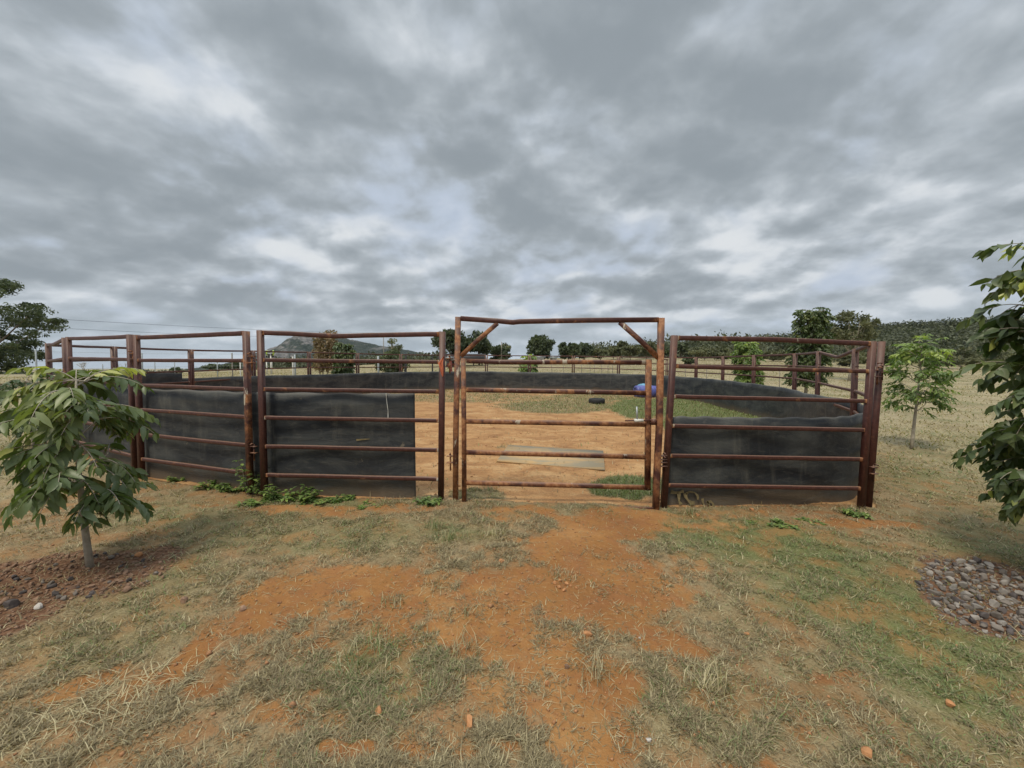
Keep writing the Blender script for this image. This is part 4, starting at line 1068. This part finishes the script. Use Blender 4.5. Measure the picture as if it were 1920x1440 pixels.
fpost(709.5, 668, 24, 3.6, 'galv', 'pale stout post left of the low dark bush')
fpost(664, 672, 21, 1.8, 'white', 'slim white post at the right edge of the dark bushy tree')
fpost(450.5, 690, 60, 1.2, 'white', 'tiny white stake beside the mountain foot')
fpost(761, 664.5, 21.2, 3.0, 'dark', 'dark straight post right of the low dark bush', rnd=False)
fpost(811, 664.5, 22.2, 2.4, 'dark', 'dark straight post left of the orange rag', rnd=False)
m = MB(); b = at(755, 697, 21.5); b.z = G(b.x, b.y)
for dx in (0, .07): m.sweep([Vector((b.x + dx, 21.5, b.z)), at(760 + dx * 20, 675, 21.5)], .03, .05, up=(0, 1, 0))
o = m.build('leaning_stays', M['dark'], loc=b); tag(o, 'pair of dark stays leaning on the dark straight post', 'stays')
for i, (px, ln) in enumerate([(1034, 1.2), (1056, 1.6), (1090, .6), (1106, .4), (1115, -.5), (1128, .3), (1140, 0), (1148, .6), (1285, 0), (1325, 0), (1462, 0)]):
    y = 40 if px < 1200 else 24
    fpost(px, 683.5 if px < 1200 else 688, y, 1.0 if px < 1200 else 1.1, 'wood_grey', 'thin dark stake of the far wire fence', ln, group='thin stakes of the far wire fence', name='fence_stake')
# strands: one wire fence run
def wires(name, pts_list, label, r, matn='galv', cat='wire'):
    m = MB()
    for pts in pts_list: m.tube(pts, r, 4, caps=False)
    o = m.build(name, M[matn], loc=pts_list[0][0]); tag(o, label, cat)
wires('fence_wire', [[at(60, pa, 16), at(267, pb, 24), at(436, pc, 24), at(480, pd, 24)] for pa, pb, pc, pd in [(659, 663, 664, 665), (678, 677, 677, 677), (695, 688, 686, 686)]], 'thin wire strands of the paddock fence at the left', .006)
wires('fence_wire', [[at(1000, 690 + k, 40), at(1150, 689 + k, 40), at(1226, 688 + k, 40)] for k in (-4, 0)] , 'thin wire strands of the far fence behind the gate', .008, 'wood_grey')
def pole(px, pt, y, w, label):
    b = at(px, 700, y); b.z = float(ground(b.x, b.y)); m = MB(); zt = hgt(pt, y); m.tube([b, Vector((b.x, y, zt))], [w * .6, w * .4], 8)
    o = m.build('power_pole', M['wood_grey'], loc=b); tag(o, label, 'pole', 'power poles'); return Vector((b.x, y, zt))
q1 = pole(720, 624, 80, .17, 'power pole rising behind the near left panel above the mountain slope')
q2 = pole(940.5, 641, 78, .2, 'pale power pole in front of the thin nearly bare tree')
def cat_(a, b, sag, n=14): return [a.lerp(b, i / n) - Vector((0, 0, sag * 4 * (i / n) * (1 - i / n))) for i in range(n + 1)]
wires('power_line', [cat_(at(-60, 588, 30), q1, .35, 24), cat_(at(-60, 606, 30), q1 - Vector((0, 0, .8)), .5, 24)], 'two thin power lines crossing the sky at the left', .012, 'dark', 'power line')
def shed(px0, px1, pe, pr, y, label, wallm, roofm, open_=False, depth=5):
    A = at(px0, 700, y); B = at(px1, 700, y); gz = float(ground((A.x + B.x) / 2, y)) ; ze = hgt(pe, y); zr_ = hgt(pr, y)
    e = empty('shed', ((A.x + B.x) / 2, y, gz), label, 'shed')
    m = MB(); o_ = .4
    V = [(A.x - o_, y - o_, ze), (B.x + o_, y - o_, ze), (B.x + o_, y + depth + o_, ze), (A.x - o_, y + depth + o_, ze), (A.x - o_, y + depth / 2, zr_), (B.x + o_, y + depth / 2, zr_)]
    m.add(V, [np.array([(0, 1, 5, 4), (2, 3, 4, 5), (0, 3, 2, 1)]), np.array([(0, 4, 3), (1, 2, 5)])]); m.build('roof', M[roofm], e)
    if open_:
        for i in range(6):
            m = MB(); m.box((A.x + (B.x - A.x) * i / 5, y, (gz + ze) / 2 - .02), .16, .16, ze - gz); m.build('support_post', M['dark'], e)
        m = MB(); m.box(((A.x * .8 + B.x * .2), y + depth - .2, (gz + ze) / 2 - .02), (B.x - A.x) * .35, .1, ze - gz - .04); m.build('wall', M[wallm], e)
    else:
        m = MB(); m.box(((A.x + B.x) / 2, y + depth / 2, (gz + ze) / 2 - .01), B.x - A.x, depth, ze - gz - .02); m.build('wall', M[wallm], e)
        m = MB(); m.box((A.x * .4 + B.x * .6, y - .02, (gz + ze) / 2 - .2), (B.x - A.x) * .3, .06, (ze - gz) * .7); m.build('door', M['dark'], e)
shed(824, 904, 673, 662, 68, 'long low open shed with a dark roof seen past the left gate upright', 'galv', 'roof', True, 6)
shed(1008, 1020, 670, 666.5, 80, 'small pale shed under the round topped dark tree', 'white', 'galv')
shed(1036, 1044, 670.5, 667, 80, 'second small pale shed between the round topped tree and its right neighbour', 'white', 'galv')
# lime armed grey box on a white post
b = at(507, 700, 23); b.z = G(b.x, b.y)
e = empty('marker_stand', b, 'white stand with a grey top and two lime green hooked arms', 'stand')
m = MB(); m.tube([at(501, 702, 23), at(499.5, 677, 23)], .035, 8); m.build('post', M['white'], e)
m = MB(); m.tube([at(509, 702, 23), at(508.5, 667, 23)], .06, 8); m.build('body', M['white'], e)
m = MB(); m.box(at(507.3, 663, 23), .26, .2, .06); m.build('tray', M['galv'], e)
m = MB()
for q in (504.3, 510): m.box(at(q, 667, 23), .035, .1, .22)
m.build('bracket', M['dark'], e)
for s, q in ((1, 500), (-1, 513)):
    m = MB(); m.tube([at(q + s * 1.2, 666.5, 23), at(q + s * .2, 662.5, 23), at(q - s * .3, 659.3, 23), at(q + s * .8, 658, 23), at(q + s * 2.4, 658.6, 23)], [.035, .045, .055, .05, .03], 8); m.build('hooked_arm', M['lime'], e, True)
    m = MB(); m.tube([at(q - s * .8, 668.5, 22.9), at(q + s * .8, 668.5, 22.9)], .05, 8); m.build('roller', M['dark'], e)
# red machine and brown stand beyond the far panels
b = at(848, 700, 23); b.z = G(b.x, b.y); e = empty('farm_machine', b, 'small red and grey farm implement beyond the far panels, just left of the gate', 'implement')
m = MB(); m.sweep([b, at(844.5, 671, 23)], .12, .12, up=(1, 0, 0)); m.build('stand', M['red'], e)
m = MB(); m.box(at(842, 671, 23), .5, .3, .06); m.box(at(842.5, 668.5, 23), .2, .2, .12); m.box(at(850, 674, 23), .5, .2, .06); m.build('head', M['galv'], e)
m = MB(); m.sweep([at(838, 682, 23), at(852, 683, 23)], .05, .05); m.sweep([at(840, 688, 23), at(847, 686, 23)], .1, .25); m.build('frame', M['red'], e)
b = at(1247, 700, 22.5); b.z = G(b.x, b.y); e = empty('steel_stand', b, 'small brown steel stand beyond the far panels, right of the gate', 'stand')
for q in (1244, 1249, 1252):
    m = MB(); bb = at(q - (q - 1248) * .2, 702, 22.5); bb.z = b.z; m.sweep([bb, at(q, 673, 22.5)], .05, .05, up=(1, 0, 0)); m.build('leg', M['oxide'], e)
m = MB(); m.sweep([at(1243, 673, 22.5), at(1253, 675, 22.5)], .06, .06); m.sweep([at(1243, 684, 22.5), at(1250, 684, 22.5)], .04, .04); m.build('top', M['oxide'], e)

# ------------------------------------------------------------------ weeds, tufts, stones
def weed(px, py, h, w, nst, label, seed, matn='leaf_bright', ll=.05, y=None, name='weed', group='leafy weeds at the foot of the panels'):
    rg = random.Random(seed); b = gpt(px, py) if y is None else at(px, py, y)
    if y is not None: b.z = G(b.x, b.y)
    e = empty(name, b, label, 'weed', group); st = MB(); P0 = []; D = []; S = []; LN = []; WD = []; SH = []
    for i in range(nst):
        a = rg.uniform(0, 6.28); r = w * rg.random() * .35; p = b + Vector((math.cos(a) * r, math.sin(a) * r * .6, -.01)); d = Vector((math.cos(a) * w, math.sin(a) * w * .6, h * 1.4)).normalized()
        hh = h * rg.uniform(.55, 1.1); pts = [p]; K = 6
        for k in range(K):
            d = (d + Vector((rg.uniform(-.15, .15), rg.uniform(-.15, .15), -.06))).normalized(); pts.append(pts[-1] + d * hh / K)
            for q in range(3):
                an = rg.uniform(0, 6.28); dd = Vector((math.cos(an), math.sin(an), rg.uniform(-.3, .6))).normalized()
                P0.append(pts[-1][:]); D.append(dd[:]); S.append(dd.cross(Vector((0, 0, 1))).normalized()[:]); LN.append(ll * rg.uniform(.6, 1.2)); WD.append(ll * .55 * rg.uniform(.7, 1.1)); SH.append(rg.uniform(.15, .85))
        st.tube(pts, [.003] * (K + 1), 4, caps=False)
    V, fs, sh = leaflets(np.array(P0), np.array(D), np.array(S), np.array(LN), np.array(WD), np.array(SH), .3)
    st.build('stem', M['leaf_bright'] if False else M['bark'], e); mesh_np('leaves', V, fs, M[matn], e, {'shade': sh}, True); return e
W_ = [(470, 928, .34, .16, 5, 'tallest leafy weed, climbing the joint left of the near left panel', .06), (340, 900, .12, .16, 7, 'low leafy weed under the second panel left of the gate', .05), (405, 915, .13, .2, 9, 'leafy weed left of the climbing one', .05), (440, 920, .12, .16, 7, 'small leafy weed touching the foot of the climbing one', .05),
      (527, 935, .17, .18, 7, 'leafy weed at the left foot of the near left rubber sheet', .05), (562, 938, .15, .2, 9, 'broad leaved weed in front of the near left rubber sheet', .05), (600, 940, .08, .2, 8, 'low creeping weed in front of the middle of the near left sheet', .04), (642, 938, .08, .14, 5, 'small weed right of the middle of the near left sheet', .045),
      (490, 945, .10, .2, 8, 'low weed between the left panel feet', .045), (690, 948, .06, .22, 8, 'flat weed at the right end of the near left sheet', .035), (805, 944, .10, .16, 8, 'leafy weed at the foot of the post left of the gate', .045),
      (1470, 985, .06, .2, 8, 'flat green weed in front of the right rubber sheet', .04), (1520, 978, .05, .2, 8, 'low weed right of the flat green one', .035), (1615, 968, .10, .16, 7, 'grassy weed at the right foot of the right panel', .045), (1400, 975, .05, .16, 6, 'small dark weed near the orange stone', .03)]
for i, (px, py, h, w, n, lab, ll) in enumerate(W_): weed(px, py, h * 1.15, w * 1.5, int(n * 1.8), lab, 50 + i, ll=ll * 1.15)
for i, (px, y, h, w, lab) in enumerate([(1185, 22, .9, .5, 'bright green weed outside the far panels below the right gate brace'), (1150, 22, .6, .4, 'green weed outside the far panel left of its brighter neighbour'), (1290, 18, .6, .5, 'pale weed outside the far panels right of the gate'), (825, 22.4, 1.1, .35, 'leafy weed beyond the far panel by the orange rag'), (1240, 18.6, .5, .3, 'weed inside the yard right of the blue drum'), (900, 22, .5, .6, 'pale weed outside the far panels left of the gate middle')]):
    weed(px, 690, h, w, 9, lab, 90 + i, ll=.15, y=y, group='weeds around the far panels', matn='leaf_bright')
def tuft(px, py, n, L, W, label, lo, hi, r=.06, lean=(5, 60), group='grass tufts on the bare earth', dirn=None):
    b = gpt(px, py); X = b.x + rng.normal(0, r, n); Y = b.y + rng.normal(0, r * .7, n)
    o = blades('grass_tuft', X, Y, rng.uniform(.5, 1.1, n) * L, np.full(n, W), rng.uniform(lo, hi, n), lean, bend=.9)
    o.data.transform(Matrix.Translation(-b)); o.location = b; tag(o, label, 'grass tuft', group)
tuft(290, 1275, 45, .18, .0035, 'long straw coloured stalks flattened at the lower left, upper end', .5, .56, .10, (65, 85)); tuft(200, 1325, 55, .2, .0035, 'long straw coloured stalks flattened at the lower left, middle', .5, .56, .13, (65, 85)); tuft(110, 1370, 40, .18, .0035, 'long straw coloured stalks flattened at the lower left, lower end', .48, .56, .12, (65, 86))
T_ = [(1335, 1290, 60, .17, 'upright pale tuft in the lower right grass', .44, .56), (845, 1010, 70, .14, 'yellow green tuft in front of the near left panel', .5, .9), (815, 990, 60, .13, 'green tuft behind the yellow green one', .55, .95), (925, 1005, 60, .12, 'pale tuft left of the orange stone', .45, .56),
      (735, 1130, 60, .09, 'small grey green tuft alone on the orange earth', .2, .8), (815, 1100, 60, .07, 'round dark tuft on the orange earth', .1, .7), (700, 1215, 70, .12, 'straggly green tuft at the left edge of the earth path', .4, .95), (870, 1155, 40, .08, 'thin tuft in the middle of the earth path', .2, .7),
      (1130, 1270, 60, .12, 'tuft at the right edge of the earth path', .2, .56), (1060, 1085, 60, .08, 'tuft beside the little heap of orange clods', .2, .7), (870, 1225, 60, .12, 'straggly tuft below the thin one', .2, .6), (660, 1250, 80, .12, 'dense yellow green tuft left of the path', .5, .9),
      (1290, 965, 60, .14, 'grassy tuft at the foot of the post right of the gate', .45, .9), (1600, 962, 60, .16, 'pale tuft at the right end of the right rubber sheet', .42, .56)]
for px, py, n, L, lab, lo, hi in T_: tuft(px, py, n, L, .004, lab, lo, hi)
def stone_mesh(seed, name):
    bm = bmesh.new(); bmesh.ops.create_icosphere(bm, subdivisions=2, radius=1); rg = random.Random(seed); cuts = [Vector((rg.gauss(0, 1), rg.gauss(0, 1), rg.gauss(0, 1))).normalized() for _ in range(9)]
    for v in bm.verts:
        for c in cuts:
            d = v.co.dot(c); 
            if d > .55: v.co -= c * (d - .55)
        v.co *= 1 + .08 * mnoise.noise(v.co * 2 + Vector((seed, 0, 0)))
    me = bpy.data.meshes.new(name); bm.to_mesh(me); bm.free(); return me
SM = {}
def stone(p, s, matn, label, group=None, name='stone', sq=.95, cat='stone', seed=None):
    s *= .9; sd_ = random.randint(0, 5) if seed is None else seed; key = (sd_, matn)
    if key not in SM: me = stone_mesh(sd_, name); me.materials.append(M[matn]); SM[key] = me
    o = bpy.data.objects.new(name, SM[key]); col.objects.link(o); k = Vector((random.uniform(.8, 1.3), random.uniform(.75, 1.1), sq * random.uniform(.8, 1.2)))
    o.scale = k * s; o.rotation_euler = (random.uniform(-.3, .3), random.uniform(-.3, .3), random.uniform(0, 6.28)); o.location = (p.x, p.y, G(p.x, p.y) + s * sq * .3); tag(o, label, cat, group); return o
rs = random.Random(5)
def bedstone(BL, n, smin, smax, mats_, label, group, amin=0):
    cx_, cy_, rx, ry, a, _ = BL; pl = []; nm = 'clod' if 'clod' in label else 'stone'
    c, s_ = math.cos(R(a)), math.sin(R(a)); k = 0; tr = 0
    while k < n and tr < 6000:
        tr += 1; u = rs.uniform(0, 6.28); q = rs.random() ** .5; ex = math.cos(u) * q * rx; ey = math.sin(u) * q * ry; px = cx_ + ex * c - ey * s_; py = cy_ + ex * s_ + ey * c
        if px > 1928 or px < -15: continue
        p = gpt(px, py); s = rs.uniform(smin, smax) * .5
        if any((p.xy - w[0]).length < (s + w[1]) * .8 for w in pl): continue
        pl.append((p.xy, s)); stone(p, s, rs.choice(mats_), label, group, name=nm, cat=nm); k += 1
bedstone((1865, 1128, 150, 62, 20, 1), 268, .018, .075, ['stone', 'stone_mid', 'stone', 'stone_mid', 'stone_dark'], 'grey stone among many in the bed under the right edge tree', 'grey stones in the bed at the right')
bedstone((120, 1088, 200, 44, -6, 1), 170, .012, .055, ['clod', 'clod', 'clod', 'stone_mid', 'stone_dark'], 'brown clod or stone in the bed around the small leafy tree', 'brown clods in the bed at the left')
for px, py, s, mt, lab in [(940, 1053, .05, 'orange_stone', 'orange stone alone on the earth path in front of the gate'), (1102, 1191, .045, 'orange_stone', 'flat orange stone on the right side of the earth path'), (262, 1043, .06, 'orange_stone', 'orange stone at the right edge of the brown bed'), (72, 1141, .055, 'white_stone', 'whitish stone at the lower edge of the brown bed'),
        (20, 1138, .075, 'stone_dark', 'dark stone at the lower left of the brown bed'), (455, 1143, .05, 'clod', 'flat brown clod at the left end of the bare patch'), (1027, 1284, .035, 'orange_stone', 'orange chip low on the earth path'), (1062, 1252, .03, 'clod', 'round brown pebble on the earth path'), (1780, 1323, .045, 'orange_stone', 'flat orange leaf shaped stone in the lower right grass'), (1400, 1190, .03, 'orange_stone', 'orange chip in the grass right of the path'),
        (1199, 1197, .02, 'white_stone', 'small white pebble right of the flat orange stone'), (1217, 1390, .03, 'white_stone', 'white pebble near the bottom right of the path'), (1410, 957, .05, 'orange_stone', 'orange stone touching the right rubber sheet'), (1308, 967, .05, 'orange_stone', 'orange chip in front of the painted marks'), (1627, 1416, .05, 'orange_stone', 'orange stone in the grass at the bottom right'), (710, 1337, .05, 'orange_stone', 'rounded orange stone in the lower left grass'), (880, 1357, .05, 'orange_stone', 'broken orange stone at the bottom of the path'),
        (1625, 972, .03, 'stone', 'small pale stone at the right panel foot'), (345, 1128, .05, 'clod', 'clod at the edge of the bare patch')]:
    stone(gpt(px, py), s * .5 * 1.1, mt, lab, name='stone')
for i, (px, py) in enumerate([(1040, 1094), (1050, 1090), (1062, 1096), (1048, 1102), (1070, 1100), (1080, 1104), (1058, 1108)]): stone(gpt(px, py), rs.uniform(.012, .02), 'orange_stone', 'orange clod in the little heap at the head of the path', 'little heap of orange clods')
def pebbles():
    N = 5200; px = rng.uniform(0, 1920, N); u = rng.random(N); P_ = []; V = []; F_ = []
    th = np.radians(rng.uniform(-55, 55, N)); r = np.exp(rng.uniform(math.log(1.4), math.log(9), N)); X = r * np.sin(th); Y = r * np.cos(th)
    gr, mu, ins, gn, st = masks(X, Y); k = (rng.random(N) < np.where(mu > .5, .0, (1 - gr) * .5 + .05)); X, Y, r, mu = X[k], Y[k], r[k], mu[k]; n = len(X); Z = ground(X, Y) + micro(X, Y)
    s = rng.uniform(.0025, .008, n) * (1 + .12 * r) * np.where(rng.random(n) < .06, 1.8, 1) * (1 + .5 * mu)
    base = np.array([(1, 0, 0), (0, 1, 0), (-1, 0, 0), (0, -1, 0), (0, 0, .8), (0, 0, -.6)], float)
    V = (np.stack([X, Y, Z + s * .3], -1)[:, None, :] + base[None] * s[:, None, None] * rng.uniform(.6, 1.3, (n, 6, 1))).reshape(-1, 3)
    f = np.array([(0, 1, 4), (1, 2, 4), (2, 3, 4), (3, 0, 4), (1, 0, 5), (2, 1, 5), (3, 2, 5), (0, 3, 5)]); Tt = (np.arange(n)[:, None, None] * 6 + f[None]).reshape(-1, 3)
    o = mesh_np('grit', V, [Tt], M['orange_stone_soft']); tag(o, 'small orange grit and clods scattered over the bare earth', 'grit', kind='stuff')
M['orange_stone_soft'] = simple('orange_grit', (.36, .18, .085), .95, .4, 30)
pebbles()
def litter():
    N = 26000; th = np.radians(rng.uniform(-56, 56, N)); r = np.exp(rng.uniform(math.log(1.4), math.log(12), N)); X = r * np.sin(th); Y = r * np.cos(th); gr, mu, ins, gn, st = masks(X, Y)
    k = rng.random(N) < np.where(ins > .5, .25, .6); X, Y, r = X[k], Y[k], r[k]; n = len(X)
    o = blades('straw_litter', X, Y, rng.uniform(.03, .10, n), rng.uniform(.0018, .0034, n) * (1 + .15 * r), rng.uniform(.42, .56, n), (80, 88), bend=.12); tag(o, 'loose dry straw stalks lying on the ground', 'straw', kind='stuff')
litter()
def rubble():
    N = 60000; th = np.radians(rng.uniform(-56, 58, N)); r = np.exp(rng.uniform(math.log(1.6), math.log(5), N)); X = r * np.sin(th); Y = r * np.cos(th)
    gr, mu, ins, gn, st = masks(X, Y); k = (mu > .3) & (rng.random(N) < .5); X, Y = X[k], Y[k]; n = len(X); Z = ground(X, Y) + micro(X, Y)
    s = rng.uniform(.003, .012, n) * np.where(rng.random(n) < .1, 1.6, 1); base = np.array([(1, 0, 0), (0, 1, 0), (-1, 0, 0), (0, -1, 0), (0, 0, .7), (0, 0, -.5)], float)
    a = rng.uniform(0, 6.28, n); ca, sa = np.cos(a)[:, None], np.sin(a)[:, None]; B = base[None] * rng.uniform(.5, 1.5, (n, 6, 1)) * s[:, None, None]
    B = np.stack([B[..., 0] * ca - B[..., 1] * sa, B[..., 0] * sa + B[..., 1] * ca, B[..., 2]], -1)
    V = (np.stack([X, Y, Z + s * .3], -1)[:, None, :] + B).reshape(-1, 3)
    f = np.array([(0, 1, 4), (1, 2, 4), (2, 3, 4), (3, 0, 4), (1, 0, 5), (2, 1, 5), (3, 2, 5), (0, 3, 5)]); Tt = (np.arange(n)[:, None, None] * 6 + f[None]).reshape(-1, 3)
    rt = np.repeat(X > 0, 8)
    o = mesh_np('rubble', V, [Tt[~rt]], M['clod']); tag(o, 'small brown crumbs and chips filling the bed at the left', 'rubble', kind='stuff')
    o = mesh_np('rubble', V, [Tt[rt]], M['stone_mid']); tag(o, 'small grey stone chips filling the bed at the right', 'rubble', kind='stuff')
    N = 5000; th = np.radians(rng.uniform(-56, 58, N)); r = np.exp(rng.uniform(math.log(1.6), math.log(5), N)); X = r * np.sin(th); Y = r * np.cos(th)
    gr, mu, ins, gn, st = masks(X, Y); k = (mu > .2) & (rng.random(N) < .8); X, Y = X[k], Y[k]; n = len(X)
    o = blades('bed_litter', X, Y, rng.uniform(.02, .07, n), rng.uniform(.003, .009, n), rng.uniform(.1, .52, n), (68, 88), bend=.4); tag(o, 'dry leaves and stalks lying in the planting beds', 'leaf litter', kind='stuff')
rubble()

# ------------------------------------------------------------------ air: far things fade a little
def haze():
    m = bpy.data.materials.new('air'); m.use_nodes = True; t = m.node_tree; t.nodes.clear()
    o_ = t.nodes.new('ShaderNodeOutputMaterial'); v = t.nodes.new('ShaderNodeVolumePrincipled')
    v.inputs['Color'].default_value = (.80, .88, 1, 1); v.inputs['Density'].default_value = HAZE; v.inputs['Anisotropy'].default_value = .2
    t.links.new(v.outputs[0], o_.inputs['Volume'])
    mb = MB(); mb.box((0, 0, 65), 13800, 13800, 330); o = mb.build('haze', m); tag(o, kind='stuff')
HAZE = .00006
haze()
